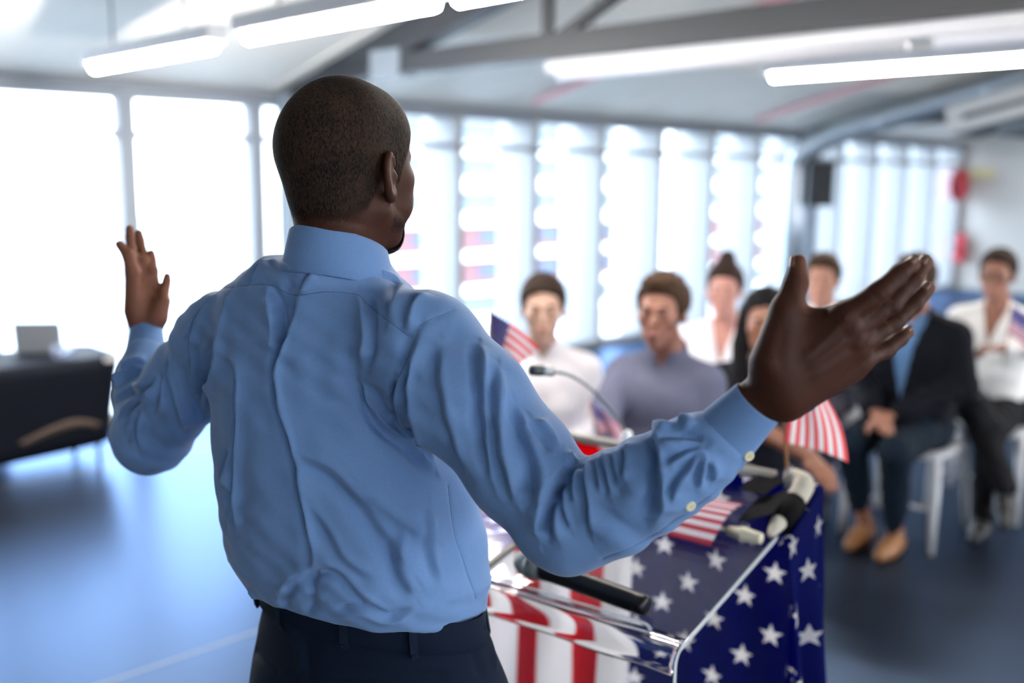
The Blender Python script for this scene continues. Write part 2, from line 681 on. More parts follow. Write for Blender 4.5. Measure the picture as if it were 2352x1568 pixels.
# ------------------------------------------------------------------ portal frames (column, rafter, tie, struts)
def portal_frame(l_, label):
    r = tag(empty('roof_truss', RW(l_, 0.2, 0)), label, 'truss', 'steel roof trusses')
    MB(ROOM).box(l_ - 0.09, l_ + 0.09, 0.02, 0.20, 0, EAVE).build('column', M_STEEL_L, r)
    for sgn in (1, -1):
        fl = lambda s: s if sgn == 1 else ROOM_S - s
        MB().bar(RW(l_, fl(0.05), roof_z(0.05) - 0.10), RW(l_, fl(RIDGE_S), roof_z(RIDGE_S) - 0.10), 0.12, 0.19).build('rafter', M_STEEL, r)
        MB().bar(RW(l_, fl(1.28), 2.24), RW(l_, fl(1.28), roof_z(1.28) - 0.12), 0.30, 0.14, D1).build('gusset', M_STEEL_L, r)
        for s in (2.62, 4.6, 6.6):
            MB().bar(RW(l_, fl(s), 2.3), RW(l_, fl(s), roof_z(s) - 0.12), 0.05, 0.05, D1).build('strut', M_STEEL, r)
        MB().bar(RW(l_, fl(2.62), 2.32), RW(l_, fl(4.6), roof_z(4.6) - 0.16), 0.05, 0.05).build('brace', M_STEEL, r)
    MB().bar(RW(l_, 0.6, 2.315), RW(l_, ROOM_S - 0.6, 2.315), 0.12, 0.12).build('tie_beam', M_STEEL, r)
    return r


portal_frame(3.85, 'dark steel roof truss passing over behind the standing man')
portal_frame(10.9, 'dark steel roof truss farther back beside the silver duct, its post carrying a loudspeaker')


# ------------------------------------------------------------------ things under the ceiling
def run_light(l_, s0, s1, z, label, n=2, lit=True):
    r = tag(empty('ceiling_light', RW(l_, (s0 + s1) / 2, z)), label, 'ceiling light', 'suspended linear lights')
    MB(ROOM).box(l_ - 0.05, l_ + 0.05, s0, s1, z, z + 0.07, 0.01).build('housing', M_LAMPW, r)
    step = (s1 - s0) / n
    for i in range(n):
        MB(ROOM).tube([(l_, s0 + i * step + 0.06, z - 0.012), (l_, s0 + (i + 1) * step - 0.06, z - 0.012)], 0.03, 8).build('tube', M_LAMP_BRIGHT if lit == 2 else M_LAMP if lit else M_LAMP_OFF, r)
    for s in (s0 + 0.3, s1 - 0.3):
        MB(ROOM).tube([(l_, s, z + 0.06), (l_, s, roof_z(s))], 0.006, 6).build('hanger', M_STEEL_L, r)
    return r


def pipe(l_, s0, s1, label):
    o = MB().tube([RW(l_, s0, roof_z(s0) - 0.07), RW(l_, s1, roof_z(s1) - 0.07)], 0.03, 10).build('sprinkler_pipe', M_RED)
    return tag(o, label, 'pipe', 'red sprinkler pipes')


run_light(2.12, 0.95, 2.35, 2.20, 'shorter suspended strip light closest to the left windows', 1, 2)
run_light(2.08, 2.62, 5.2, 2.20, 'suspended strip light above and beyond the head of the standing man', 2)
run_light(4.0, 2.5, 6.6, 2.20, 'unlit suspended strip light hung just beyond the tie of the nearer truss', 2, False)
run_light(5.95, 2.6, 6.9, 2.33, 'bright suspended strip light above the seated audience, nearest the silver duct', 2)
for l_, s0, lab in ((2.2, 8.6, 'added unseen strip light on the far roof slope, level with the standing man'), (5.0, 8.6, 'added unseen strip light on the far roof slope, beside the front of the audience'),
                    (7.8, 8.6, 'added unseen strip light on the far roof slope, beside the back of the audience')):
    run_light(l_, s0, s0 + 4.2, 2.4, lab, 2)  # out-of-view lamps added to brighten the audience
pipe(5.92, 0.45, 6.6, 'thin red pipe under the ceiling between the two trusses, nearer to the first truss')
pipe(9.2, 0.45, 6.6, 'thin red pipe under the ceiling just in front of the silver duct')

# silver duct that comes up beside the far post and follows the roof
r = tag(empty('air_duct', RW(10.5, 0.3, 0)), 'round silver air duct rising by the far post and following the roof slope', 'duct')
dl = 10.42
path = [(dl, 0.22, 0.0), (dl, 0.22, 1.2), (dl, 0.22, 1.75)]
path += [(dl, 0.22 + 0.24 * (1 - math.cos(a)), 1.75 + 0.26 * math.sin(a)) for a in (0.4, 0.8, 1.15)]
path += [(dl, s, roof_z(s) - 0.22) for s in (0.75, 1.6, 2.6, 3.6, 4.6, 5.6, 6.6)]
MB().tube([RW(*q) for q in path], 0.13, 20).build('duct_pipe', M_DUCT, r)
for s in (1.2, 2.3, 3.4, 4.5, 5.6):
    a, b = RW(dl, s, roof_z(s) - 0.22), RW(dl, s + 0.05, roof_z(s + 0.05) - 0.22)
    MB().tube([a, b], 0.138, 20).build('duct_collar', M_DUCT, r)

# loudspeaker on the far post
r = tag(empty('loudspeaker', RW(10.4, 0.3, 1.35)), 'black box loudspeaker fixed high on the far grey post', 'loudspeaker')
LSM = ROOM @ Matrix.Translation((10.47, 0.52, 1.59)) @ Matrix.Rotation(math.radians(-28), 4, 'Z')
MB(LSM).box(-0.12, 0.10, -0.14, 0.14, -0.25, 0.25, 0.012).build('cabinet', M_BLACK, r)
MB(LSM).box(-0.132, -0.12, -0.125, 0.125, -0.235, 0.235, 0.004).build('grille', mat('speaker_grille', (0.02, 0.022, 0.026), 0.7, bump=0.6, bscale=400), r)
MB(LSM).tube([(0.1, 0, 0), (0.22, -0.12, 0)], 0.02, 8).build('bracket', M_BLACK, r)

# air unit under the roof at the right
r = tag(empty('air_conditioner', RW(9.6, 2.4, 2.1)), 'grey under-ceiling air conditioning unit with a dark outlet slot, tilted along the roof', 'air conditioner')
ta = math.atan(SLOPE)
ACM = ROOM @ Matrix.Translation((9.5, 2.34, 2.05)) @ Matrix.Rotation(ta, 4, 'X')
MB(ACM).box(0.03, 0.65, 0.0, 1.5, 0.0, 0.28, 0.02).build('case', M_UNITD, r)
fr = MB(ACM)
fr.box(0.0, 0.03, 0.0, 1.5, 0.17, 0.28).box(0.0, 0.03, 0.0, 1.5, 0.02, 0.115).box(0.0, 0.03, 0.0, 0.14, 0.115, 0.17).box(0.0, 0.03, 1.05, 1.5, 0.115, 0.17)
fr.build('front_panel', M_UNIT, r)
for i in range(3):
    MB(ACM).box(0.015, 0.028, 0.14, 1.05, 0.122 + i * 0.016, 0.127 + i * 0.016).build('louvre', mat('louvre_brown', (0.10, 0.08, 0.08), 0.5), r)
MB(ACM).box(0.02, 0.63, 0.42, 1.45, -0.11, 0.0, 0.015).build('drain_tray', M_UNITD, r)
for y in (0.2, 1.3):
    MB(ACM).tube([(0.35, y, 0.27), (0.35, y, 0.32)], 0.012, 8).build('hanger', M_STEEL, r)

# end wall: sign, hose reel, extinguisher
r = tag(empty('exit_sign', RW(L_B - 0.02, 0.3, 1.76)), 'small faded yellow sign high on the white end wall', 'sign')
MB(ROOM).box(L_B - 0.025, L_B - 0.002, 0.10, 0.46, 1.68, 1.82, 0.004).build('board', mat('sign_yellow', (0.72, 0.68, 0.38), 0.5), r)
r = tag(empty('hose_reel', RW(L_B - 0.1, 0.28, 1.58)), 'red fire hose reel on the end wall beside the glazing', 'hose reel')
HR = ROOM @ Matrix.Translation((L_B - 0.30, 0.08, 1.58)) @ Matrix.Rotation(PI / 2, 4, 'X')
M_HOSE = mat('fire_red', (0.62, 0.03, 0.06), 0.4)
MB(HR).lathe([(0.02, -0.06), (0.22, -0.06), (0.24, -0.05), (0.24, -0.04), (0.13, -0.035), (0.13, 0.035), (0.24, 0.04), (0.24, 0.05), (0.22, 0.06), (0.02, 0.06)], 28).build('reel_disc', M_HOSE, r)
MB(HR).lathe([(0.13, -0.034), (0.20, -0.03), (0.20, 0.03), (0.13, 0.034)], 28).build('hose', M_BLACK, r)
MB(HR).box(0.0, 0.28, -0.03, 0.03, -0.015, 0.015).build('wall_arm', M_HOSE, r)
r = tag(empty('fire_extinguisher', RW(L_B - 0.1, 0.1, 0.4)), 'red fire extinguisher hung low on the end wall below the hose reel', 'fire extinguisher')
EX = ROOM @ Matrix.Translation((L_B - 0.12, 0.02 + 0.08, 0.42))
MB(EX).lathe([(0.01, 0), (0.07, 0.0), (0.08, 0.02), (0.08, 0.34), (0.05, 0.41), (0.025, 0.43), (0.025, 0.46), (0.0, 0.46)], 20).build('cylinder_body', M_HOSE, r)
MB(EX).box(-0.06, 0.02, -0.015, 0.015, 0.46, 0.50, 0.006).build('valve_handle', M_BLACK, r)
MB(EX).tube(spline([(0.0, 0.0, 0.47), (-0.06, -0.05, 0.44), (-0.09, -0.05, 0.3), (-0.09, -0.03, 0.12)], 5), 0.012, 8).build('hose', M_BLACK, r)
MB(EX).box(0.06, 0.118, -0.04, 0.04, 0.25, 0.29).build('wall_bracket', M_STEEL, r)

# ------------------------------------------------------------------ outside
M_GROUND = mat('paving_outside', (0.45, 0.45, 0.44), 0.8, var=0.08, vscale=0.6)
q = MB(ROOM)
q.box(-120, 130, -120, 120, -4.2, -4.0)
tag(q.build('ground', M_GROUND), kind='structure')
M_CONC = mat('pale_render', (0.80, 0.80, 0.80), 0.8, var=0.04, vscale=0.5)
M_BRICK = mat('red_brick_band', (0.14, 0.065, 0.07), 0.8, var=0.15, vscale=3)
M_BGLASS = mat('blue_office_glass', (0.075, 0.096, 0.14), 0.5, 0.0, 0.15)


M_OGLASS = mat('pale_office_glass', (0.13, 0.155, 0.175), 0.5, 0.0, 0.2)


def building(name, l0, l1, s0, s1, z0, z1, floors, bays, label, brick):
    r = tag(empty(name, RW((l0 + l1) / 2, s1, z0)), label, 'building')
    MB(ROOM).box(l0, l1, s0, s1 - 0.4, z0, z1).build('core', M_CONC, r)
    bw, fh = (l1 - l0) / bays, (z1 - z0) / floors
    slab = pier = win = spn = None
    for i in range(floors + 1):
        MB(ROOM).box(l0, l1, s1 - 0.4, s1 + 0.05, z0 + i * fh - 0.15, z0 + i * fh + 0.15).build('floor_band', M_CONC, r)
    for j in range(bays + 1):
        MB(ROOM).box(l0 + j * bw - 0.22, l0 + j * bw + 0.22, s1 - 0.4, s1 + 0.12, z0, z1).build('pier', M_CONC, r)
    for i in range(floors):
        for j in range(bays):
            a, b = l0 + j * bw + 0.22, l0 + (j + 1) * bw - 0.22
            c, d = z0 + i * fh + 0.15, z0 + (i + 1) * fh - 0.15
            if i in brick:
                MB(ROOM).box(a, b, s1 - 0.4, s1 - 0.1, c, d - 0.0).build('brick_panel', M_BRICK, r)
                m_ = (a + b) / 2
                MB(ROOM).box(m_ + 0.1, b - 0.15, s1 - 0.4, s1 - 0.06, c + 0.3, d - 0.2).build('window_pane', M_BGLASS, r)
            else:
                MB(ROOM).box(a + 0.1, b - 0.1, s1 - 0.4, s1 - 0.25, c + 0.15, d - 0.1).build('window_pane', M_OGLASS, r)
                MB(ROOM).box(a, b, s1 - 0.4, s1 - 0.1, c, c + 0.15).build('sill_panel', M_CONC, r)
    return r


building('office_building', 20.5, 66, -32, -22, -4.0, 10.4, 11, 14, 'pale office building with red brick lower floors seen through the windows behind the audience', (1, 2))
building('office_building', -26, 8, -54, -42, -4.0, 4.4, 3, 7, 'low pale building far beyond the windows at the left', ())


def car(l_, s, rz, col, label):
    r = tag(empty('car', RW(l_, s, -4.0)), label, 'car', 'cars parked outside')
    M = ROOM @ Matrix.Translation((l_, s, -4.0)) @ Matrix.Rotation(rz, 4, 'Z')
    pm = mat('car_paint', col, 0.3, coat=0.6)

    def ring(x, z0, z1, w0, w1):
        pts = []
        for k in range(20):
            a = 2 * PI * k / 20
            cy, cz = math.cos(a), math.sin(a)
            yy = math.copysign(abs(cy) ** 0.5, cy)
            zz = math.copysign(abs(cz) ** 0.5, cz)
            w = w0 + (w1 - w0) * (zz + 1) / 2
            pts.append((x, yy * w, (z0 + z1) / 2 + zz * (z1 - z0) / 2))
        return pts
    MB(M).loft([ring(-2.15, .45, .75, .7, .68), ring(-2.0, .25, .9, .82, .78), ring(-1.0, .22, .95, .86, .84), ring(1.0, .22, .93, .86, .84), ring(1.9, .28, .8, .8, .74), ring(2.15, .42, .66, .66, .6)]).build('body', pm, r)
    MB(M).loft([ring(-1.9, .85, .93, .74, .70), ring(-1.3, .85, 1.42, .76, .60), ring(0.1, .85, 1.46, .76, .60), ring(1.0, .85, .95, .74, .68)]).build('cabin_glass', M_BGLASS, r)
    MB(M).loft([ring(-1.35, 1.36, 1.44, .58, .54), ring(-0.6, 1.38, 1.5, .62, .58), ring(0.2, 1.38, 1.48, .58, .54)]).build('roof_panel', pm, r)
    for x in (-1.3, 1.3):
        for y in (-0.78, 0.78):
            W = M @ Matrix.Translation((x, y, 0.32)) @ Matrix.Rotation(PI / 2, 4, 'X')
            w = MB(W).lathe([(0.0, -.1), (.26, -.1), (.32, -.07), (.32, .07), (.26, .1), (0, .1)], 18).build('wheel', M_BLACK, r)
    return r


car(14.5, -12.5, 0.1, (0.75, 0.76, 0.78), 'white car parked outside below the windows, beyond the small flag')
car(20.5, -12.2, 0.1, (0.60, 0.62, 0.65), 'silver car parked outside below the windows, to the right of the white car')
car(0.5, -15.0, 0.1, (0.50, 0.04, 0.05), 'red car parked outside below the left windows')


def tree(l_, s, h, label):
    r = tag(empty('tree', RW(l_, s, -4.0)), label, 'tree')
    base = RW(l_, s, -4.0)
    tr = MB().tube([base, base + Vector((0.05, 0, h * 0.4)), base + Vector((0, 0.08, h * 0.75))], [0.16, 0.12, 0.05], 10)
    for k in range(5):
        a = k * 1.3
        tr.tube([base + Vector((0, 0, h * 0.4)), base + Vector((math.cos(a) * h * .2, math.sin(a) * h * .2, h * 0.7))], [0.06, 0.02], 6)
    tr.build('trunk', mat('bark', (0.16, 0.11, 0.08), 0.9), r)
    lv = MB()
    for k in range(2600):
        a, b, c = random.gauss(0, 1), random.gauss(0, 1), random.gauss(0, 1)
        n_ = math.sqrt(a * a + b * b + c * c) + 1e-6
        rr = h * 0.3 * (random.random() ** 0.4)
        p = base + Vector((a / n_ * rr, b / n_ * rr, h * 0.75 + c / n_ * rr * 0.8))
        u = Vector((random.uniform(-1, 1), random.uniform(-1, 1), random.uniform(-1, 1))).normalized()
        w = u.orthogonal().normalized()
        s_ = 0.11
        lv.add([p - u * s_, p + w * s_ * .5, p + u * s_, p - w * s_ * .5], [(0, 1, 2, 3)])
    o = lv.build('crown', mat('tree_leaf', (0.16, 0.30, 0.07), 0.6, var=0.3, vscale=3), r)
    o['kind'] = 'stuff'
    return r


tree(4.2, -13.5, 5.6, 'small green tree outside beyond the left windows')
# ------------------------------------------------------------------ cloth-covered table by the left windows
M_CLOTH = mat('navy_tablecloth', (0.005, 0.0065, 0.012), 0.75, var=0.15, vscale=20, bump=0.15, bscale=300, spec=0.15)
M_CHROME = mat('chrome', (0.75, 0.77, 0.80), 0.12, 1.0)
r = tag(empty('folding_table', RW(1.3, 0.62, 0)), 'folding table with thin metal legs under a fitted dark cloth, by the left windows', 'table')
T0, T1, S0, S1, TH = 0.35, 2.22, 0.36, 0.88, 0.625
MB(ROOM).box(T0, T1, S0, S1, TH - 0.03, TH, 0.006).build('table_top', mat('table_laminate', (0.55, 0.54, 0.52), 0.5), r)
for l_ in (T0 + 0.12, T1 - 0.12):
    for s in (S0 + 0.06, S1 - 0.08):
        MB(ROOM).tube([(l_, s, TH - 0.03), (l_, s, 0.0)], 0.013, 10).build('leg', M_STEEL_L, r)
    MB(ROOM).tube([(l_, S0 + 0.06, 0.12), (l_, S1 - 0.08, 0.12)], 0.009, 8).build('leg_rail', M_STEEL_L, r)

# cloth: closed sheet over the top and sides, drawn in towards the hem
q = MB(ROOM)
rings = []
n = 72
for z, ins in ((TH + 0.004, -0.02), (TH + 0.002, 0.012), (TH - 0.06, 0.014), (0.48, 0.0), (0.33, -0.02), (0.20, -0.035), (0.13, -0.04)):
    ring = []
    for k in range(n):
        a = 2 * PI * k / n
        ca, sa = math.cos(a), math.sin(a)
        m_ = max(abs(ca), abs(sa))
        hl, hs = (T1 - T0) / 2 + ins, (S1 - S0) / 2 + ins
        e = 9.0
        rr = (abs(ca) ** e + abs(sa) ** e) ** (-1 / e)
        zz = z
        if z < 0.4:
            zz = z + 0.03 * math.cos(2 * a) * (0.4 - z) / 0.27 - 0.005
        ring.append(((T0 + T1) / 2 + ca * rr * hl, (S0 + S1) / 2 + sa * rr * hs, zz))
    rings.append(ring)
q.loft(rings, False)
top = [(q_[0], q_[1], TH + 0.004) for q_ in rings[0]]
q.add(top, [tuple(range(n))], False)
cl = q.build('tablecloth', M_CLOTH)
sol = cl.modifiers.new('thickness', 'SOLIDIFY')
sol.thickness = 0.003
sol.offset = 1
tag(cl, 'black-navy fitted cloth stretched over the folding table', 'tablecloth')
# tan printed swoosh on the front of the cloth
def sw(l_, z):
    return ROOM @ Vector((l_, S1 + 0.004 - 0.045 * max(0, (0.48 - z)) / 0.35 + 0.004, z))
pr = MB()
top_e = spline([(1.66, 0, 0.215), (1.80, 0, 0.265), (1.92, 0, 0.295), (2.02, 0, 0.285), (2.10, 0, 0.245)], 5)
bot_e = spline([(1.69, 0, 0.195), (1.82, 0, 0.228), (1.92, 0, 0.245), (1.99, 0, 0.25), (2.07, 0, 0.232)], 5)
vs = []
for a, b in zip(top_e, bot_e):
    for off in (0.0, 0.003):
        vs += [sw(a.x, a.z) + D2 * off, sw(b.x, b.z) + D2 * off]
fs = []
for i in range(len(top_e) - 1):
    k, j = i * 4, i * 4 + 4
    fs += [(k + 2, k + 3, j + 3, j + 2), (k, j, j + 1, k + 1), (k, k + 2, j + 2, j), (k + 1, j + 1, j + 3, k + 3)]
pr.add(vs, fs, True)
pr.build('printed_swoosh', mat('tan_print', (0.085, 0.058, 0.043), 0.8), cl)

# laptop, seen from behind its lid
r = tag(empty('laptop', RW(1.9, 0.55, TH + 0.006)), 'open silver laptop with its lid to the room, on the dark table', 'laptop')
LM = Matrix.Translation(Vector((*P(92, 812, 5.50).xy, TH + 0.008))) @ Matrix.Rotation(math.radians(8), 4, 'Z')
M_ALU = mat('laptop_aluminium', (0.45, 0.47, 0.50), 0.4, 0.6)
MB(LM).box(-0.13, 0.13, 0.0, 0.20, 0.0, 0.014, 0.004).build('base', M_ALU, r)
MB(LM).box(-0.115, 0.115, 0.03, 0.11, 0.0145, 0.016).build('keyboard', M_BLACK, r)
HM = LM @ Matrix.Translation((0, -0.003, 0.012)) @ Matrix.Rotation(math.radians(8), 4, 'X')
MB(HM).box(-0.13, 0.13, -0.008, 0.0, 0.0, 0.18, 0.003).build('lid', M_ALU, r)
MB(HM).box(-0.12, 0.12, 0.0, 0.001, 0.012, 0.17).build('screen', M_BLACK, r)
MB(LM).tube([(-0.1, -0.003, 0.012), (0.1, -0.003, 0.012)], 0.006, 8).build('hinge', M_ALU, r)
M_TUMB = clear_mat('tumbler_glass', (0.95, 0.97, 1.0), 1.5, haze=0.12, hazecol=(0.6, 0.65, 0.9))
for px, lab in ((134, 'clear glass tumbler against the laptop on the dark table'), (158, 'clear glass tumbler farther from the laptop on the dark table')):
    c = P(px, 826, 5.36 if px < 150 else 5.42)
    g_ = MB().lathe([(0.0, 0.0), (0.026, 0.0), (0.031, 0.08), (0.029, 0.08), (0.025, 0.006), (0.0, 0.006)], 24, (c.x, c.y, TH + 0.009)).build('tumbler', M_TUMB)
    tag(g_, lab, 'glass', 'tumblers on the dark table')
# ------------------------------------------------------------------ clear lectern dressed with a flag
PTH = math.radians(36.4)
PV = Vector((math.sin(PTH), math.cos(PTH), 0))     # away from the speaker
PU = Vector((-math.cos(PTH), math.sin(PTH), 0))    # to the speaker's left
PC = P(1548, 1500, 1.42)
PZ0, PSL = PC.z, 0.178
PDV = 0.555


UPV = Vector((0, 0, 1))


def PM(u, v, z):
    return Vector((PC.x, PC.y, 0)) + PU * u + PV * v + UPV * z


UPV = Vector((0, 0, 1))
PMAT = Matrix(((PU.x, PV.x, 0, PC.x), (PU.y, PV.y, 0, PC.y), (0, 0, 1, 0), (0, 0, 0, 1)))


def ztop(v):
    return PZ0 + PSL * v


def star_mask(x, px, py, R):
    """1 inside an upright five-pointed star of outer radius R centred at 0."""
    ang = x.m('ARCTAN2', px, py)
    rad = x.m('SQRT', x.m('ADD', x.m('MULTIPLY', px, px), x.m('MULTIPLY', py, py)))
    sec = 2 * PI / 5
    fr = x.m('FRACT', x.m('ADD', x.m('DIVIDE', ang, sec), 20.5))
    a = x.m('ABSOLUTE', x.m('MULTIPLY', x.m('SUBTRACT', fr, 0.5), sec))
    qx, qy = x.m('MULTIPLY', rad, x.m('COSINE', a)), x.m('MULTIPLY', rad, x.m('SINE', a))
    ri = 0.40 * R
    ix, iy = ri * math.cos(PI / 5), ri * math.sin(PI / 5)
    ex, ey = ix - R, iy
    # inside when cross((ex,ey),(q-(R,0))) >= 0
    cr_ = x.m('SUBTRACT', x.m('MULTIPLY', qy, ex), x.m('MULTIPLY', x.m('SUBTRACT', qx, R), ey))
    return x.m('GREATER_THAN', cr_, 0.0)


def lattice(x, U, V, u0, v0, du, dv, R):
    px = x.m('MULTIPLY', x.m('SUBTRACT', x.m('FRACT', x.m('ADD', x.m('DIVIDE', x.m('SUBTRACT', U, u0), du), 50.5)), 0.5), du)
    py = x.m('MULTIPLY', x.m('SUBTRACT', x.m('FRACT', x.m('ADD', x.m('DIVIDE', x.m('SUBTRACT', V, v0), dv), 50.5)), 0.5), dv)
    return star_mask(x, px, py, R)


def flag_mat(name, big, red, white, blue, thin=0.35, stripe=0.0825):
    m, n, l, b = new_mat(name)
    x = NX(m)
    uv = n.new('ShaderNodeUVMap')
    uv.uv_map = 'UVMap'
    sp = n.new('ShaderNodeSeparateXYZ')
    l.new(uv.outputs[0], sp.inputs[0])
    U, V = sp.outputs[0], sp.outputs[1]
    if big:
        st = x.m('GREATER_THAN', x.m('FRACT', x.m('DIVIDE', x.m('SUBTRACT', U, 0.40), 2 * stripe)), 0.5)   # white first
        col = x.mix(st, white, red)
        s = x.m('MAXIMUM', lattice(x, U, V, 0.069, 0.854, 0.127, 0.133, 0.026), lattice(x, U, V, 0.1325, 0.787, 0.127, 0.133, 0.026))
        can = x.mix(s, blue, white)
        col = x.mix(x.m('LESS_THAN', U, 0.40), col, can)
    else:
        st = x.m('GREATER_THAN', x.m('FRACT', x.m('MULTIPLY', V, 6.5)), 0.5)                          # thirteen, red outermost
        col = x.mix(st, red, white)
        s = x.m('MAXIMUM', lattice(x, U, x.m('MULTIPLY', V, 0.667), 0.034, 0.34, 0.0667, 0.072, 0.017),
                lattice(x, U, x.m('MULTIPLY', V, 0.667), 0.067, 0.376, 0.0667, 0.072, 0.017))
        can = x.mix(s, blue, white)
        col = x.mix(x.m('MULTIPLY', x.m('LESS_THAN', U, 0.40), x.m('GREATER_THAN', V, 6 / 13)), col, can)
    l.new(col, b.inputs['Base Color'])
    b.inputs['Roughness'].default_value = 0.7
    b.inputs['Specular IOR Level'].default_value = 0.25
    nz = n.new('ShaderNodeTexNoise')
    nz.inputs['Scale'].default_value = 500
    bp = n.new('ShaderNodeBump')
    bp.inputs['Strength'].default_value = 0.15
    bp.inputs['Distance'].default_value = 0.001
    l.new(nz.outputs['Fac'], bp.inputs['Height'])
    l.new(bp.outputs[0], b.inputs['Normal'])
    tl = n.new('ShaderNodeBsdfTranslucent')
    l.new(col, tl.inputs[0])
    mx = n.new('ShaderNodeMixShader')
    mx.inputs[0].default_value = thin
    l.new(b.outputs[0], mx.inputs[1])
    l.new(tl.outputs[0], mx.inputs[2])
    l.new(mx.outputs[0], n['Material Output'].inputs[0])
    return m


def grid_mesh(name, pts, uvs, m, parent=None, thick=0.0):
    """pts[i][j], uvs[i][j] -> cloth sheet with a UV map."""
    ni, nj = len(pts), len(pts[0])
    me = bpy.data.meshes.new(name)
    me.from_pydata([tuple(p) for r in pts for p in r], [], [(i * nj + j, (i + 1) * nj + j, (i + 1) * nj + j + 1, i * nj + j + 1) for i in range(ni - 1) for j in range(nj - 1)])
    uvl = me.uv_layers.new(name='UVMap')
    flat = [uv for r in uvs for uv in r]
    for lp_ in me.loops:
        uvl.data[lp_.index].uv = flat[lp_.vertex_index]
    me.polygons.foreach_set('use_smooth', [True] * len(me.polygons))
    o = link(name, me, m, parent)
    if thick:
        sd = o.modifiers.new('thickness', 'SOLIDIFY')
        sd.thickness = thick
        sd.offset = 0
    return o


M_ACR = clear_mat('clear_acrylic', (0.982, 0.985, 0.995), 1.49, haze=0.012, hazecol=(0.7, 0.75, 0.95))
M_ACRE = mat('acrylic_edge', (0.6, 0.64, 0.67), 0.15, 0.0, 0.8, coat=0.5)
M_TUBE = mat('cream_wrapped_tube', (0.52, 0.48, 0.40), 0.75, var=0.15, vscale=40, bump=0.4, bscale=200)
M_TAPE = mat('black_tape', (0.006, 0.0055, 0.0065), 0.7, spec=0.04, var=0.2, vscale=40, bump=0.3, bscale=150)
M_BIGFLAG = flag_mat('large_flag_cloth', True, (0.72, 0.010, 0.035), (0.96, 0.95, 0.96), (0.008, 0.017, 0.24), 0.8)
M_FLAG_A = flag_mat('hand_flag_cloth', False, (0.88, 0.15, 0.17), (0.90, 0.89, 0.90), (0.06, 0.05, 0.32), 0.35)
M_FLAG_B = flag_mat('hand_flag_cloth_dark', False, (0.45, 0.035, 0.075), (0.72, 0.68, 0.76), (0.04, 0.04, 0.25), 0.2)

LW = 0.86
lect = empty('lectern', PM(LW / 2, PDV / 2, 0), 0, 'clear acrylic lectern dressed with a large star-and-stripe flag cloth', 'lectern')
T = 0.009
# sheet that makes the top and, past a rounded bend, the front
pr = [(PDV, ztop(PDV) - T)]
pr += [(v, ztop(v) - T) for v in (0.4, 0.2, 0.05)]
out, inn = [], []
R0 = 0.022
for k in range(9):
    a = math.atan(PSL) + (PI / 2 - math.atan(PSL)) * k / 8
    pass
prof_o = [(PDV, ztop(PDV)), (0.30, ztop(0.30)), (0.030, ztop(0.030)), (0.018, ztop(0.018) - 0.0005), (0.009, ztop(0.009) - 0.003), (0.003, ztop(0.0) - 0.010), (0.0, ztop(0.0) - 0.022), (0.0, 0.5), (0.0, 0.02)]
prof_i = [(PDV, ztop(PDV) - T), (0.30, ztop(0.30) - T), (0.032, ztop(0.030) - T), (0.022, ztop(0.018) - T - 0.0005), (0.016, ztop(0.009) - T - 0.002), (0.0115, ztop(0.0) - 0.0155), (T, ztop(0.0) - 0.026), (T, 0.5), (T, 0.02)]
prof_c = prof_o + prof_i[::-1]
i0 = 2
top_c = [(PDV, ztop(PDV)), (0.30, ztop(0.30)), (0.040, ztop(0.040)), (0.040, ztop(0.040) - T), (0.30, ztop(0.30) - T), (PDV, ztop(PDV) - T)]
MB(PMAT).loft([[(u, v, z) for v, z in top_c] for u in (0.0, LW)], True, False).build('acrylic_top', M_ACR, lect)
M_BEND = bpy.data.materials.new('acrylic_bend')
M_BEND.use_nodes = True
_n = M_BEND.node_tree.nodes
_n.clear()
_g = _n.new('ShaderNodeBsdfGlass')
_g.inputs['IOR'].default_value = 1.49
_g.inputs['Roughness'].default_value = 0.0
M_BEND.node_tree.links.new(_g.outputs[0], _n.new('ShaderNodeOutputMaterial').inputs[0])
# the hot-bent front edge is a solid, slightly uneven curve: it bends what is seen through it
RB = 0.030
arc = []
a0 = math.atan(PSL)
for k in range(13):
    t_ = k / 12
    ang_ = t_ * (PI / 2)
    arc.append((RB * (1 - math.sin(ang_)), ztop(RB) - RB * (1 - math.cos(ang_)) - PSL * RB * math.sin(ang_) * 0.45))
bend_o = [(0.040, ztop(0.040))] + arc + [(0.0, arc[-1][1] - 0.012)]
bend_i = [(0.040, ztop(0.040) - T)] + [(v * (RB - T) / RB + T, z - T * (1 - k / 12) - 0.0005) for k, (v, z) in enumerate(arc)] + [(T, arc[-1][1] - 0.012)]
bd = MB(PMAT)
us = np.linspace(0.0, LW, 90)
bd.loft([[(u, v + 0.0012 * math.sin(u * 40 + 14 * z), z + 0.0010 * math.sin(u * 31) * (v < 0.05)) for v, z in bend_o] + [(u, v, z) for v, z in bend_i[::-1]] for u in us], True, True)
bd.build('acrylic_bend', M_BEND, lect)
zf = arc[-1][1] - 0.012
MB(PMAT).box(0.0, LW, 0.0, T, 0.02, zf).build('acrylic_front', M_ACR, lect)
prof_o = [(PDV, ztop(PDV)), (0.30, ztop(0.30))] + bend_o + [(0.0, 0.5), (0.0, 0.02)]
prof_i = [(PDV, ztop(PDV) - T), (0.30, ztop(0.30) - T)] + bend_i + [(T, 0.5), (T, 0.02)]
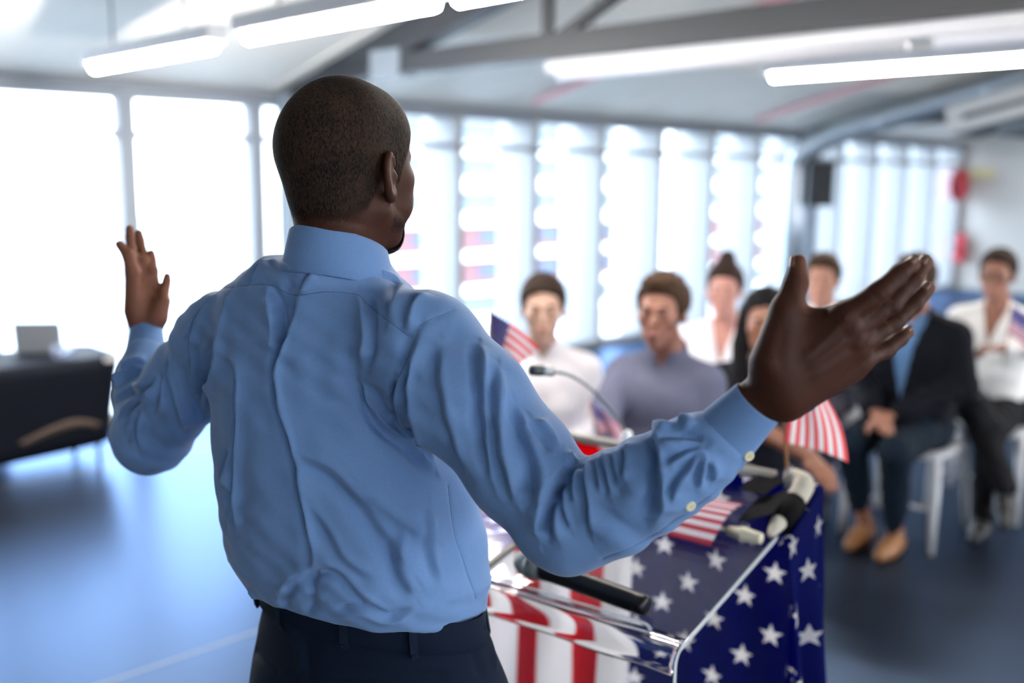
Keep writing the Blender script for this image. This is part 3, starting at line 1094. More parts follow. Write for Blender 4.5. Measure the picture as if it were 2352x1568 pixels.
for u0, u1 in ((-0.0012, -0.0002), (LW + 0.0002, LW + 0.0012)):
    g_ = MB(PMAT)
    for i in range(len(prof_o) - 1):
        quad = [prof_o[i], prof_o[i + 1], prof_i[i + 1], prof_i[i]]
        if i == 0:
            f = (PDV - 0.40) / (PDV - 0.30)
            quad[0] = (0.40, ztop(0.40))
            quad[3] = (0.40, ztop(0.40) - T)
        g_.add([(u, v, z) for u in (u0, u1) for v, z in quad], [(0, 1, 2, 3), (7, 6, 5, 4), (0, 4, 5, 1), (1, 5, 6, 2), (2, 6, 7, 3), (3, 7, 4, 0)])
    g_.build('bright_edge', M_ACRE, lect)
MB(PMAT).box(0.02, LW - 0.02, PDV - 0.012, PDV - 0.004, 0.02, ztop(PDV) - T - 0.001).build('rear_panel', M_ACR, lect)
MB(PMAT).box(-0.04, LW + 0.04, -0.05, PDV + 0.06, 0.0, 0.02, 0.004).build('base_plate', M_ACR, lect)
# ledge that stops papers sliding off: a leaning strip with rounded ends
ln = []
for k in range(7):
    a = -PI / 2 + PI * k / 6
    ln.append((0.05 + 0.011 - 0.011 * math.cos(a), 0.011 + 0.011 * math.sin(a)))
lz_ = [(u, h) for u, h in ln] + [(LW - 0.05, 0.022), (LW - 0.05, 0.0)]
def ledge_pt(u, h, t):
    v = 0.026 - 0.35 * h - t
    return (u, v, ztop(max(v, 0.012)) + 0.001 + h)
lg = MB(PMAT)
lg.loft([[ledge_pt(u, h, t) for u, h in lz_] for t in (0.0, 0.008)], True, False)
lg.build('paper_ledge', M_ACR, lect)
le = MB(PMAT)
top_ = [(u, h) for u, h in lz_[:-1]]
for (ua, ha), (ub, hb) in zip(top_[:-1], top_[1:]):
    q4 = [ledge_pt(ua, ha + 0.0004, 0.0), ledge_pt(ub, hb + 0.0004, 0.0), ledge_pt(ub, hb + 0.0004, 0.008), ledge_pt(ua, ha + 0.0004, 0.008)]
    le.add(q4 + [(p[0], p[1], p[2] + 0.0006) for p in q4], [(3, 2, 1, 0), (4, 5, 6, 7), (0, 1, 5, 4), (1, 2, 6, 5), (2, 3, 7, 6), (3, 0, 4, 7)])
le.build('ledge_edge', clear_mat('acrylic_edge_clear', (0.9, 0.93, 0.97), 1.9, haze=0.3, hazecol=(0.6, 0.64, 0.68)), lect)
# wrapped tube round the back and the right-hand side
zr = 1.068
MB().tube([PM(0.07, PDV, zr), PM(0.3, PDV, zr), PM(LW, PDV, zr)], 0.0105, 12).build('back_rail', mat('rail_grey_beige', (0.42, 0.40, 0.36), 0.55), lect)
MB().tube(spline([PM(0.046, PDV + 0.002, zr - 0.002), PM(0.028, PDV + 0.002, zr), PM(0.004, PDV - 0.018, zr - 0.002), PM(0.002, 0.48, 1.045), PM(0.003, 0.41, ztop(.41) + 0.018), PM(0.004, 0.375, ztop(.375) + 0.010)], 6), [0.0200] * 19 + [0.0195, 0.0188, 0.018, 0.017, 0.016, 0.015, 0.0135, 0.012, 0.0105, 0.009, 0.0075, 0.006], 14).build('padded_tube', M_TUBE, lect)


def patch(name, u0, u1, v0, v1, h, rz, m, par, bend=0.0):
    c = ((u0 + u1) / 2, (v0 + v1) / 2)
    top, bot = [], []
    vs = []
    for i in range(5):
        for j in range(5):
            du, dv = (u1 - u0) * (i / 4 - .5), (v1 - v0) * (j / 4 - .5)
            uu = c[0] + du * math.cos(rz) - dv * math.sin(rz)
            vv = c[1] + du * math.sin(rz) + dv * math.cos(rz)
            zz = ztop(vv) + h + bend * (0.5 - du / (u1 - u0))
            vs.append(PM(uu, vv, zz))
    vs += [p + UPV * 0.0012 for p in vs]
    fs = []
    for i in range(4):
        for j in range(4):
            a = i * 5 + j
            fs += [(a, a + 1, a + 6, a + 5), (a + 25, a + 30, a + 31, a + 26)]
    rim = [0, 1, 2, 3, 4, 9, 14, 19, 24, 23, 22, 21, 20, 15, 10, 5]
    for k in range(16):
        a, b = rim[k], rim[(k + 1) % 16]
        fs.append((a, a + 25, b + 25, b))
    return MB().add(vs, fs, False).build(name, m, par)


patch('black_tape', 0.050, 0.105, 0.470, 0.555, 0.034, 0.12, M_TAPE, lect, 0.0)
patch('black_tape', 0.012, 0.078, 0.395, 0.500, 0.010, -0.06, M_TAPE, lect, 0.030)
MB().tube([PM(0.003, 0.415, ztop(.415) + 0.0145), PM(0.002, 0.45, 1.0330), PM(0.002, 0.485, 1.0445)], [0.0215, 0.0226, 0.0232], 16).build('tape_wrap', M_TAPE, lect)

# flag cloth: hung behind the lectern from the rail, wrapped round its right-hand corner
path = [(u, PDV + 0.026) for u in np.linspace(LW + 0.05, 0.0, 150)]
path += [(-0.022 * math.sin(a) - 0.004, PDV + 0.004 + 0.022 * math.cos(a)) for a in np.linspace(0.2, PI / 2, 8)]
path += [(-0.026, v) for v in np.linspace(PDV - 0.01, 0.395, 46)]
S = [0.0]
for a, b in zip(path[:-1], path[1:]):
    S.append(S[-1] + math.hypot(b[0] - a[0], b[1] - a[1]))
S0_ = S[149]
rows_z = [1.050, 1.058, 1.062, 1.058, 1.045] + list(np.linspace(1.03, 0.30, 60))
pts, uvs = [], []
for k, (u, v) in enumerate(path):
    a, b = path[max(0, k - 1)], path[min(len(path) - 1, k + 1)]
    tx, ty = b[0] - a[0], b[1] - a[1]
    L_ = math.hypot(tx, ty) + 1e-9
    nx, ny = ty / L_, -tx / L_
    if k < 150:
        nx, ny = 0.0, 1.0
    pr_, ur_ = [], []
    s_ = S[k] - S0_
    for j, z in enumerate(rows_z):
        hang = max(0.0, 1.045 - z)
        g1 = min(1.0, hang / 0.18)
        if k < 150:
            fo = 0.018 * g1 * math.sin(s_ * 33 + 1.3 * math.sin(z * 5)) * (0.22 + 0.78 * min(1, max(0, (u - 0.40) / 0.12))) + 0.005 * g1 * math.sin(s_ * 71 + z * 6)
        else:
            w_ = s_ / 0.2
            fo = 0.026 * g1 * math.sin(s_ * 66 + 1.0 + hang * 1.6) * (0.4 + hang) + 0.03 * hang * math.sin(PI * min(1, w_ * 1.2))
        top_in = (-0.022 if j == 0 else -0.014 if j == 1 else -0.006 if j == 2 else 0.0)
        ztop_side = 0.0
        if k >= 158:
            ztop_side = -(PDV - v) * 0.40 * (1.0 if z > 0.9 else max(0, (z - 0.3) / 0.6))
        lean = 0.0
        if k >= 150:
            lean = 0.04 * hang
        pr_.append(PM(u + nx * (fo + top_in) - (lean if k >= 150 else 0), v + ny * (fo + top_in) + (0.05 * hang if k >= 158 else 0), z + ztop_side))
        ur_.append((u if k < 150 else -s_ * 1.0, z + ztop_side))
    pts.append(pr_)
    uvs.append(ur_)
fl = grid_mesh('flag_cloth', pts, uvs, M_BIGFLAG, lect, 0.0012)

# ---- things on the lectern
def on_top(u, v, h=0.0):
    return PM(u, v, ztop(v) + h)


TOPM = PMAT @ Matrix.Translation((0, 0, PZ0)) @ Matrix.Rotation(math.atan(PSL), 4, 'X')   # x = u, y = up the slope, z = off the sheet
# hand microphone
a_, b_ = on_top(0.352, 0.0760, 0.0275), on_top(0.088, 0.0620, 0.0205)
ax = (b_ - a_).normalized()
q4 = ax.to_track_quat('Z', 'Y').to_matrix().to_4x4()
MM = Matrix.Translation(a_) @ q4
r = empty('microphone', a_, 0, 'black handheld microphone with a silver mesh head lying along the lectern ledge', 'microphone')
M_MIC = mat('microphone_black', (0.006, 0.006, 0.007), 0.3, spec=0.3)
MB(MM).lathe([(0.012, 0.058), (0.0200, 0.060), (0.0205, 0.068), (0.0190, 0.078), (0.0180, 0.12), (0.0182, 0.20), (0.0178, 0.245), (0.0170, 0.252), (0.0176, 0.254), (0.0176, 0.262), (0.0160, 0.270), (0.008, 0.272)], 32).build('handle', M_MIC, r)


def mesh_mat():
    m, n, l, b = new_mat('mesh_grille')
    t = n.new('ShaderNodeTexCoord')
    v_ = n.new('ShaderNodeTexVoronoi')
    v_.inputs['Scale'].default_value = 420
    l.new(t.outputs['Object'], v_.inputs['Vector'])
    cr_ = n.new('ShaderNodeValToRGB')
    cr_.color_ramp.elements[0].color, cr_.color_ramp.elements[0].position = (0.03, 0.035, 0.035, 1), 0.15
    cr_.color_ramp.elements[1].color, cr_.color_ramp.elements[1].position = (0.22, 0.24, 0.235, 1), 0.6
    l.new(v_.outputs['Distance'], cr_.inputs[0])
    l.new(cr_.outputs[0], b.inputs['Base Color'])
    b.inputs['Metallic'].default_value = 0.7
    b.inputs['Roughness'].default_value = 0.4
    bp = n.new('ShaderNodeBump')
    bp.inputs['Distance'].default_value = 0.002
    l.new(v_.outputs['Distance'], bp.inputs['Height'])
    l.new(bp.outputs[0], b.inputs['Normal'])
    return m


M_MESH = mesh_mat()
MB(MM).lathe([(0.001, 0.000), (0.010, 0.001), (0.0175, 0.005), (0.0225, 0.013), (0.0248, 0.024), (0.0250, 0.028), (0.0250, 0.034), (0.0238, 0.046), (0.0205, 0.0595)], 32).build('head_grille', M_MESH, r)
MB(MM).lathe([(0.0248, 0.027), (0.0262, 0.028), (0.0262, 0.033), (0.0248, 0.034)], 32).build('grille_band', mat('band_grey', (0.35, 0.37, 0.38), 0.35, 0.8), r)
MB(MM).box(-0.005, 0.005, -0.0186, -0.0176, 0.125, 0.150, 0.002).build('switch', mat('switch_grey', (0.05, 0.05, 0.055), 0.4), r)

# tablet
r = empty('tablet', on_top(0.53, 0.15), 0, 'dark tablet with a lit purple screen on the lectern, half hidden by the standing man', 'tablet')
TB = TOPM @ Matrix.Translation((0, 0.0, 0.0006))
MB(TB).box(0.404, 0.66, 0.062, 0.240, 0.0, 0.0085, 0.003).build('case', mat('tablet_case', (0.02, 0.018, 0.02), 0.4), r)


def screen_mat():
    m, n, l, b = new_mat('tablet_screen')
    x = NX(m)
    t = n.new('ShaderNodeTexCoord')
    sp = n.new('ShaderNodeSeparateXYZ')
    l.new(t.outputs['Generated'], sp.inputs[0])
    # rows of pale text blocks on a violet page
    fy = x.m('FRACT', x.m('MULTIPLY', sp.outputs[1], 6.0))
    row = x.m('MULTIPLY', x.m('GREATER_THAN', fy, 0.35), x.m('LESS_THAN', fy, 0.75))
    nz = n.new('ShaderNodeTexNoise')
    nz.inputs['Scale'].default_value = 9
    l.new(t.outputs['Generated'], nz.inputs['Vector'])
    f = x.m('MULTIPLY', row, x.m('GREATER_THAN', nz.outputs['Fac'], 0.5))
    c = x.mix(f, (0.05, 0.045, 0.12), (0.38, 0.38, 0.75))
    l.new(c, b.inputs['Base Color'])
    l.new(c, b.inputs['Emission Color'])
    b.inputs['Emission Strength'].default_value = 0.6
    b.inputs['Roughness'].default_value = 0.12
    return m


MB(TB).box(0.416, 0.648, 0.074, 0.228, 0.0086, 0.0092).build('screen', screen_mat(), r)
MB(TB).lathe([(0.0, 0), (0.004, 0.0), (0.004, 0.0006), (0, 0.0006)], 16, (0.41, 0.151, 0.0085)).build('home_button', M_MIC, r)

# gooseneck microphone on the rail
r = empty('gooseneck_microphone', PM(0.405, PDV, zr), 0, 'slim gooseneck microphone arching up from the back of the lectern', 'microphone')
base = P(1440, 1004, PM(0.405, PDV, 0).y)
yb = base.y
MB(Matrix.Translation((base.x, base.y, 0))).lathe([(0.005, 0.038), (0.011, 0.034), (0.016, 0.01), (0.0195, -0.012), (0.0195, -0.018), (0.003, -0.018)], 24, (0, 0, base.z - 0.022)).build('mount', mat('mount_white', (0.85, 0.87, 0.88), 0.3), r)
M_NECK = mat('gooseneck_grey', (0.20, 0.24, 0.26), 0.35, 0.6)
nk = [base + Vector((0, 0, -0.02)), P(1432, 985, yb - 0.005), P(1415, 955, yb - 0.02), P(1388, 922, yb - 0.045), P(1350, 886, yb - 0.08), P(1310, 862, yb - 0.115), P(1276, 853, yb - 0.145)]
MB().tube(spline(nk, 7), 0.0036, 10).build('neck', M_NECK, r)
h0, h1 = P(1278, 853, yb - 0.144), P(1219, 850, yb - 0.19)
hd = (h1 - h0)
MB().tube([h0, h0 + hd * 0.14, h0 + hd * 0.2, h0 + hd * 0.62], [0.0045, 0.0085, 0.0105, 0.0105], 18).build('capsule_body', mat('capsule_silver', (0.34, 0.36, 0.37), 0.3, 0.8), r)
MB().tube([h0 + hd * 0.60, h0 + hd * 0.62, h0 + hd * 0.97, h1], [0.0108, 0.0112, 0.0112, 0.009], 18).build('capsule_tip', mat('capsule_dark', (0.03, 0.04, 0.05), 0.35), r)
MB().tube([nk[3], nk[3].lerp(nk[4], 0.25)], 0.0046, 10).build('neck_joint', M_NECK, r)


def sheet(name, fn, nu, nv, m, parent):
    pts = [[fn(i / nu, j / nv) for j in range(nv + 1)] for i in range(nu + 1)]
    uvs = [[(i / nu, j / nv) for j in range(nv + 1)] for i in range(nu + 1)]
    return grid_mesh(name, pts, uvs, m, parent, 0.0006)


M_STICK = mat('wooden_stick', (0.34, 0.15, 0.06), 0.5, var=0.2, vscale=50)
M_CREAM = mat('cream_plastic', (0.66, 0.61, 0.47), 0.4)
# flag standing at the right-hand back corner
r = empty('hand_flag', P(1808, 1092, 1.87), 0, 'small striped flag on a stick at the lectern corner, below the raised right hand', 'flag', 'small flags on the lectern')
yf = 1.885
MB().tube([P(1809, 1094, yf), P(1803, 1000, yf), P(1797, 880, yf + 0.01)], 0.0033, 10).build('stick', M_STICK, r)
MB(Matrix.Translation(P(1811, 1100, yf))).lathe([(0.002, 0.03), (0.006, 0.026), (0.011, -0.004), (0.012, -0.03), (0.002, -0.03)], 16).build('clear_holder', M_TUMB, r)


def std(u, v):       # u down the fly, v across the hoist
    tl, tr_, brt, blf = Vector((1824, 880)), Vector((1880, 884)), Vector((1948, 1062)), Vector((1802, 1017))
    a = tl.lerp(tr_, 1 - v)
    b = blf.lerp(brt, 1 - v)
    p = a.lerp(b, u)
    p.x += 16 * math.sin(PI * u) * (1 - v)
    p.y -= 6 * math.sin(PI * v) * u
    return P(p.x, p.y, yf - 0.004 + 0.030 * (1 - v) - 0.012 * math.sin(PI * v) * (0.4 + u) + 0.006 * math.sin(9 * v + 2 * u))


sheet('flag_cloth', lambda u, v: std(0.36 + 0.64 * u if False else u, v), 24, 40, M_FLAG_A, r)

# flag at the left-hand back corner
r = empty('hand_flag', P(1126, 900, 2.2), 0, 'small flag with its star field uppermost, just beyond the right shoulder of the standing man', 'flag', 'small flags on the lectern')
yl = 2.22
foot = PM(0.72, PDV, zr)
MB().tube([Vector((P(1116, 990, yl).x, P(1116, 990, yl).y, zr)), P(1122, 850, yl), P(1127, 712, yl)], 0.0033, 10).build('stick', M_STICK, r)
MB(Matrix.Translation(P(1116, 990, yl))).lathe([(0.002, 0.02), (0.006, 0.018), (0.010, -0.01), (0.002, -0.012)], 16).build('clear_holder', M_TUMB, r)


def lfl(u, v):
    ht, hb, ft, fb = Vector((1126, 716)), Vector((1122, 862)), Vector((1240, 799)), Vector((1150, 872))
    p = hb.lerp(ht, v).lerp(fb.lerp(ft, v), u)
    p.y -= 7 * math.sin(PI * u) * v
    return P(p.x, p.y, yl + 0.01 * math.sin(5 * u + 3 * v) + 0.02 * u * (1 - v))


sheet('flag_cloth', lfl, 30, 26, M_FLAG_A, r)

# flag lying on the slope, its stick ending in a cream cap
r = empty('hand_flag', on_top(0.1, 0.36, 0.02), 0, 'small striped flag lying on the lectern top under the sleeve, stick capped in cream plastic', 'flag', 'small flags on the lectern')
s0, s1 = on_top(0.010, 0.352, 0.0135), on_top(0.40, 0.372, 0.010)
MB().tube([s0.lerp(s1, 0.13), s1], 0.0038, 10).build('stick', M_CREAM, r)
d_ = (s1 - s0).normalized()
MB().tube([s0, s0 + d_ * 0.003, s0 + d_ * 0.034, s0 + d_ * 0.036, s0 + d_ * 0.040, s0 + d_ * 0.041, s0 + d_ * 0.066], [0.0098, 0.0104, 0.0132, 0.0140, 0.0140, 0.0120, 0.0085], 20).build('stick_cap', M_CREAM, r)


def lay(u, v):       # u = 1 at the free (right-hand) end, v = 1 on the far side
    vv = 0.292 + 0.150 * v
    uu = 0.355 - 0.270 * u - 0.004 * (1 - v)
    lift = 0.006 + 0.022 * math.sin(PI * v * 0.85 + 0.25) + 0.012 * u * v
    return on_top(uu, vv, lift)


sheet('flag_cloth', lay, 30, 26, M_FLAG_B, r)
# ------------------------------------------------------------------ seated audience and their chairs
M_CHAIR = mat('white_chair_plastic', (0.55, 0.56, 0.60), 0.35)


def make_chair(loc, rz, label):
    r = empty('chair', loc, rz, label, 'chair', 'white audience chairs')
    W = Matrix.Translation(Vector(loc)) @ Matrix.Rotation(rz, 4, 'Z')
    q = MB(W)
    ring = lambda z, g: [(x, y, z - 0.012 * (1 - (x / 0.22) ** 2) * (1 if g > 0.9 else 0.8)) for x, y in [((0.22 * g) * math.copysign(abs(math.cos(t)) ** 0.5, math.cos(t)), 0.01 + (0.215 * g) * math.copysign(abs(math.sin(t)) ** 0.5, math.sin(t))) for t in [2 * PI * k / 28 for k in range(28)]]]
    q.loft([ring(0.425, 0.94), ring(0.432, 1.0), ring(0.446, 1.0), ring(0.45, 0.95)], True, True)
    q.build('seat', M_CHAIR, r)
    for sx in (-1, 1):
        MB(W).tube([(sx * 0.19, 0.195, 0.43), (sx * 0.2, 0.215, 0.22), (sx * 0.205, 0.225, 0.0)], [0.026, 0.022, 0.016], 12).build('leg', M_CHAIR, r)
        MB(W).tube([(sx * 0.19, -0.185, 0.43), (sx * 0.205, -0.225, 0.22), (sx * 0.215, -0.265, 0.0)], [0.026, 0.022, 0.016], 12).build('leg', M_CHAIR, r)
        MB(W).tube(spline([(sx * 0.19, -0.185, 0.43), (sx * 0.195, -0.215, 0.6), (sx * 0.19, -0.26, 0.84)], 4), 0.017, 10).build('back_post', M_CHAIR, r)
    b = MB(W)
    for z0, z1 in ((0.62, 0.84),):
        rows_ = []
        for z in np.linspace(z0, z1, 7):
            yb_ = -0.215 - 0.045 * (z - 0.6) / 0.24
            out_ = [(0.19 * t, yb_ - 0.035 * (1 - t * t) - 0.008, z) for t in np.linspace(-1, 1, 13)]
            in_ = [(0.19 * t, yb_ - 0.035 * (1 - t * t) + 0.006, z) for t in np.linspace(1, -1, 13)]
            rows_.append(out_ + in_)
        b.loft(rows_, True, True)
    b.build('backrest', M_CHAIR, r)
    MB(W).tube([(-0.2, 0.21, 0.2), (0.2, 0.21, 0.2)], 0.010, 8).build('stretcher', M_CHAIR, r)
    return r


def plain_cloth(name, c, var=0.05):
    return mat(name, c, 0.8, var=var, vscale=60, bump=0.3, bscale=90, sheen=0.03, spec=0.15)


def plain_skin(name, c):
    return mat(name, c, 0.5, var=0.08, vscale=30, sss=0.1, bump=0.1, bscale=200)


def sub(d, e, k=0.01):
    return -smin(-d, e, k)


def seated(px, py, Y, label, skin, hairc, hstyle, topc, lowc, shoec, top='shirt', face_to=(0.05, 1.75), arms=None, crossed=False, size=1.0, female=False, glasses=False, beard=False, turn=0.0, chair_label=None, knee_out=0.0, zhead=None, tuck=0.0, wide=1.0):
    hp = P(px, py, Y)
    fx, fy = face_to[0] - hp.x, face_to[1] - hp.y
    yaw = math.atan2(-fx, fy)                       # local +y looks at face_to
    fwd = Vector((fx, fy, 0)).normalized()
    base = Vector((hp.x, hp.y, 0)) - fwd * 0.05
    W = Matrix.Translation(base) @ Matrix.Rotation(yaw, 4, 'Z')
    Wi = np.array(W.inverted())
    hz = zhead if zhead else hp.z - 0.0
    hz = max(1.10, min(1.26, hz))
    sh_z = hz - 0.160
    sw = (0.158 if female else 0.172) * size * wide
    to_l = lambda v: np.array(W.inverted() @ Vector(v))
    A = np.array
    Hc = A((0, 0.05, hz))
    SHL, SHR = A((-sw, 0.0, sh_z - 0.065)), A((sw, 0.0, sh_z - 0.065))
    arms = arms or {}
    EL = arms.get('EL', A((-sw - 0.06, 0.03, sh_z - 0.27)))
    ER = arms.get('ER', A((sw + 0.06, 0.03, sh_z - 0.27)))
    WL = arms.get('WL', A((-0.055, 0.27, 0.64)))
    WR = arms.get('WR', A((0.055, 0.29, 0.645)))
    if 'EL_w' in arms: EL = to_l(arms['EL_w'])
    if 'WL_w' in arms: WL = to_l(arms['WL_w'])
    if 'ER_w' in arms: ER = to_l(arms['ER_w'])
    if 'WR_w' in arms: WR = to_l(arms['WR_w'])
    hipz = 0.53
    PL = A((0, -0.04, hipz))
    ko = 0.10 + knee_out
    KN = {-1: A((-ko, 0.42, 0.50)), 1: A((ko, 0.42, 0.50))}
    AN = {-1: A((-ko - 0.01 + tuck * 0.2, 0.44 - tuck, 0.09)), 1: A((ko + 0.01 - tuck * 0.2, 0.40 - tuck, 0.09))}
    if crossed:
        KN[1] = A((-0.02, 0.42, 0.60))
        AN[1] = A((-0.20, 0.52, 0.26))
    foot_d = {-1: A((0, 1, 0)), 1: A((-0.25, 0.9, -0.35)) if crossed else A((0, 1, 0))}
    ct, st_ = math.cos(turn), math.sin(turn)

    def headl(p):
        q = (p - Hc) / size
        return np.stack([q[:, 0] * ct + q[:, 1] * st_, -q[:, 0] * st_ + q[:, 1] * ct, q[:, 2]], 1)

    def head_f(p):
        q = headl(p)
        E = lambda c, r: d_ell(q, c, r)
        d = E((0, -0.015, 0.045), (0.074, 0.095, 0.080))
        d = smin(d, E((0, 0.038, -0.015), (0.059, 0.055, 0.072)), 0.03)
        d = smin(d, E((0, 0.040, -0.065), (0.047, 0.045, 0.036)), 0.03)
        d = smin(d, E((0, 0.076, -0.092), (0.020, 0.018, 0.016)), 0.025)
        for s in (-1, 1):
            d = smin(d, E((s * 0.045, 0.062, -0.008), (0.018, 0.02, 0.018)), 0.02)
            d = sub(d, E((s * 0.031, 0.100, 0.010), (0.016, 0.013, 0.010)), 0.010)
            d = smin(d, E((s * 0.031, 0.0795, 0.010), (0.012, 0.012, 0.012)), 0.003)
            d = smin(d, E((s * 0.077, -0.005, -0.002), (0.008, 0.018, 0.031)), 0.008)
        d = smin(d, d_cone(q, (-0.03, 0.085, 0.028), (0.03, 0.085, 0.028), 0.008, 0.008), 0.014)
        d = smin(d, d_cone(q, (0, 0.090, 0.018), (0, 0.113, -0.020), 0.006, 0.011), 0.009)
        d = smin(d, E((0, 0.093, -0.047), (0.021, 0.008, 0.006)), 0.005)
        d = smin(d, E((0, 0.092, -0.059), (0.019, 0.008, 0.007)), 0.005)
        return d * size

    def hand_prims(w, e, s):
        dr = (w - e) / np.linalg.norm(w - e)
        inw = A((-s, 0.15, 0.0))
        dr2 = dr * 0.75 + inw * 0.25
        dr2 = dr2 / np.linalg.norm(dr2)
        sd = np.cross(dr2, A((0, 0, 1.0)))
        sd = sd / np.linalg.norm(sd)
        dn = A((0, 0, -1.0))
        pr_ = [(w, w + dr2 * 0.075, 0.025, 0.030, (A((0, 0, 1.0)), 0.55))]
        for k in range(4):
            o = (k - 1.5) * 0.018
            L = (0.074, 0.082, 0.077, 0.060)[k]
            b0 = w + dr2 * 0.085 + sd * o
            b1 = b0 + dr2 * L * 0.55 + dn * 0.010
            pr_ += [(b0, b1, 0.0092, 0.0085, None), (b1, b1 + dr2 * L * 0.35 + dn * L * 0.45, 0.0085, 0.0068, None)]
        tb = w + dr2 * 0.02 + sd * s * -0.022
        pr_ += [(tb, tb + dr2 * 0.045 + sd * s * -0.020, 0.013, 0.0105, None), (tb + dr2 * 0.045 + sd * s * -0.020, tb + dr2 * 0.075 + sd * s * -0.014, 0.0105, 0.008, None)]
        return pr_

    HP = hand_prims(WL, EL, -1) + hand_prims(WR, ER, 1)

    def body_f(p):
        d = head_f(p)
        d = smin(d, d_cone(p, Hc + A((0, -0.03, -0.06)) * size, A((0, -0.025, sh_z + 0.02)), 0.050 * size, 0.052 * size), 0.02)
        d = smin(d, d_cone(p, A((0, -0.025, sh_z + 0.02)), A((0, -0.01, sh_z - 0.12)), 0.05, 0.09), 0.04)
        d = smin(d, d_cone(p, A((-sw * .45, 0, sh_z - 0.145)), A((sw * .45, 0, sh_z - 0.145)), 0.088, 0.088), 0.03)
        d = smin(d, d_cone(p, A((0, 0, sh_z - 0.12)), PL, 0.095, 0.10), 0.04)
        for S_, E_, W_ in ((SHL, EL, WL), (SHR, ER, WR)):
            d = smin(d, d_cone(p, A((0, -0.02, sh_z - 0.03)), S_, 0.035, 0.042), 0.02)
            d = smin(d, d_cone(p, S_, E_, 0.042, 0.036), 0.02)
            d = smin(d, d_cone(p, E_, W_, 0.036, 0.025), 0.01)
        h = None
        for a, b, ra, rb, fl_ in HP:
            q = d_cone(p, a, b, ra, rb, fl_)
            h = q if h is None else smin(h, q, 0.005)
        d = smin(d, h, 0.008)
        for s in (-1, 1):
            d = smin(d, d_cone(p, PL + A((s * 0.08, 0.02, 0)), KN[s], 0.070, 0.050), 0.02)
            d = smin(d, d_cone(p, KN[s], AN[s], 0.048, 0.034), 0.02)
            d = smin(d, d_cone(p, AN[s] + A((0, 0, -0.04)), AN[s] + foot_d[s] * 0.13 + A((0, 0, -0.055)), 0.028, 0.020), 0.02)
        return d

    def top_f(p, ex=0.0, hem=0.50):
        d = d_cone(p, A((-sw * .45, 0.0, sh_z - 0.145)), A((sw * .45, 0.0, sh_z - 0.145)), 0.108 + ex, 0.108 + ex)
        d = smin(d, d_cone(p, A((0, -0.01, sh_z + 0.0)), A((0, 0.0, sh_z - 0.12)), 0.060 + ex, 0.095 + ex), 0.04)
        d = smin(d, d_cone(p, A((-0.045, 0, sh_z - 0.14)), PL + A((-0.055, 0.03, -0.02)), 0.115 + ex, 0.125 + ex), 0.05)
        d = smin(d, d_cone(p, A((0.045, 0, sh_z - 0.14)), PL + A((0.055, 0.03, -0.02)), 0.115 + ex, 0.125 + ex), 0.05)
        if female:
            for s in (-1, 1):
                d = smin(d, d_ell(p, A((s * 0.07, 0.085, sh_z - 0.19)), (0.06, 0.055, 0.06)), 0.04)
        for S_, E_, W_ in ((SHL, EL, WL), (SHR, ER, WR)):
            d = smin(d, d_cone(p, A((0, -0.02, sh_z + 0.000)), S_, 0.050 + ex, 0.062 + ex), 0.03)
            d = smin(d, d_cone(p, S_, E_, 0.062 + ex, 0.054 + ex), 0.025)
            if top != 'short':
                we = E_ + (W_ - E_) * 0.94
                d = smin(d, d_cone(p, E_, we, 0.052 + ex, 0.038 + ex), 0.02)
        # folds that gather at elbow and waist
        d = d + 0.0035 * np.sin(p[:, 2] * 75 + 9 * p[:, 0] + 4 * np.sin(p[:, 1] * 22)) * np.clip((sh_z - 0.12 - p[:, 2]) / 0.15, 0, 1)
        return np.maximum(d, hem - 0.06 - p[:, 2])

    def vneck(p, wide, deep):
        """Wedge open at the throat."""
        t = (p[:, 2] - (sh_z + 0.03 - deep)) / deep
        return np.maximum(np.abs(p[:, 0]) - wide * np.clip(t, 0, 1.3), -(p[:, 1] - 0.005))

    def shirt_f(p):
        d = top_f(p)
        if top == 'vneck' or top == 'short':
            d = sub(d, vneck(p, 0.060, 0.20), 0.008)
        else:
            d = sub(d, vneck(p, 0.022, 0.060), 0.006)
        return d

    def low_f(p):
        d = d_cone(p, A((-0.08, -0.03, hipz - 0.01)), A((0.08, -0.03, hipz - 0.01)), 0.128, 0.128)
        for s in (-1, 1):
            d = smin(d, d_cone(p, PL + A((s * 0.085, 0.02, -0.005)), KN[s], 0.098, 0.072), 0.03)
            d = smin(d, d_cone(p, KN[s], AN[s] + A((0, 0, 0.02)), 0.070, 0.052), 0.02)
        d = d + 0.003 * np.sin(p[:, 1] * 70 + p[:, 0] * 30 + 3 * np.sin(p[:, 2] * 25))
        return np.maximum(d, np.maximum(p[:, 2] - 0.66, 0.455 - p[:, 2] - 10 * np.clip(p[:, 1] - 0.28, 0, 1)))

    def hair_f(p):
        q = headl(p)
        g_ = 0.012 if hstyle != 'cropped' else 0.006
        d = d_ell(q, (0, -0.020, 0.048), (0.076 + g_, 0.098 + g_, 0.083 + g_ * 1.4))
        # open for the face and the ears
        line = np.interp(q[:, 1], [-0.12, -0.06, -0.02, 0.02, 0.035, 0.05, 0.075], [-0.075, -0.07, -0.02, 0.012, -0.005 if hstyle in ('short',) else 0.03, 0.062, 0.082])
        d = np.maximum(d, (line - q[:, 2]) * 0.8)
        if hstyle == 'short':
            d = smin(d, d_ell(q, (0.0, 0.045, 0.112), (0.060, 0.045, 0.026)), 0.02)
            d = d + 0.003 * np.sin(q[:, 0] * 190 + q[:, 1] * 90)
        if hstyle == 'bun':
            d = smin(d, d_ell(q, (0, -0.055, 0.150), (0.040, 0.040, 0.045)), 0.015)
            d = smin(d, d_cone(q, (0, -0.03, 0.12), (0, -0.05, 0.145), 0.05, 0.03), 0.02)
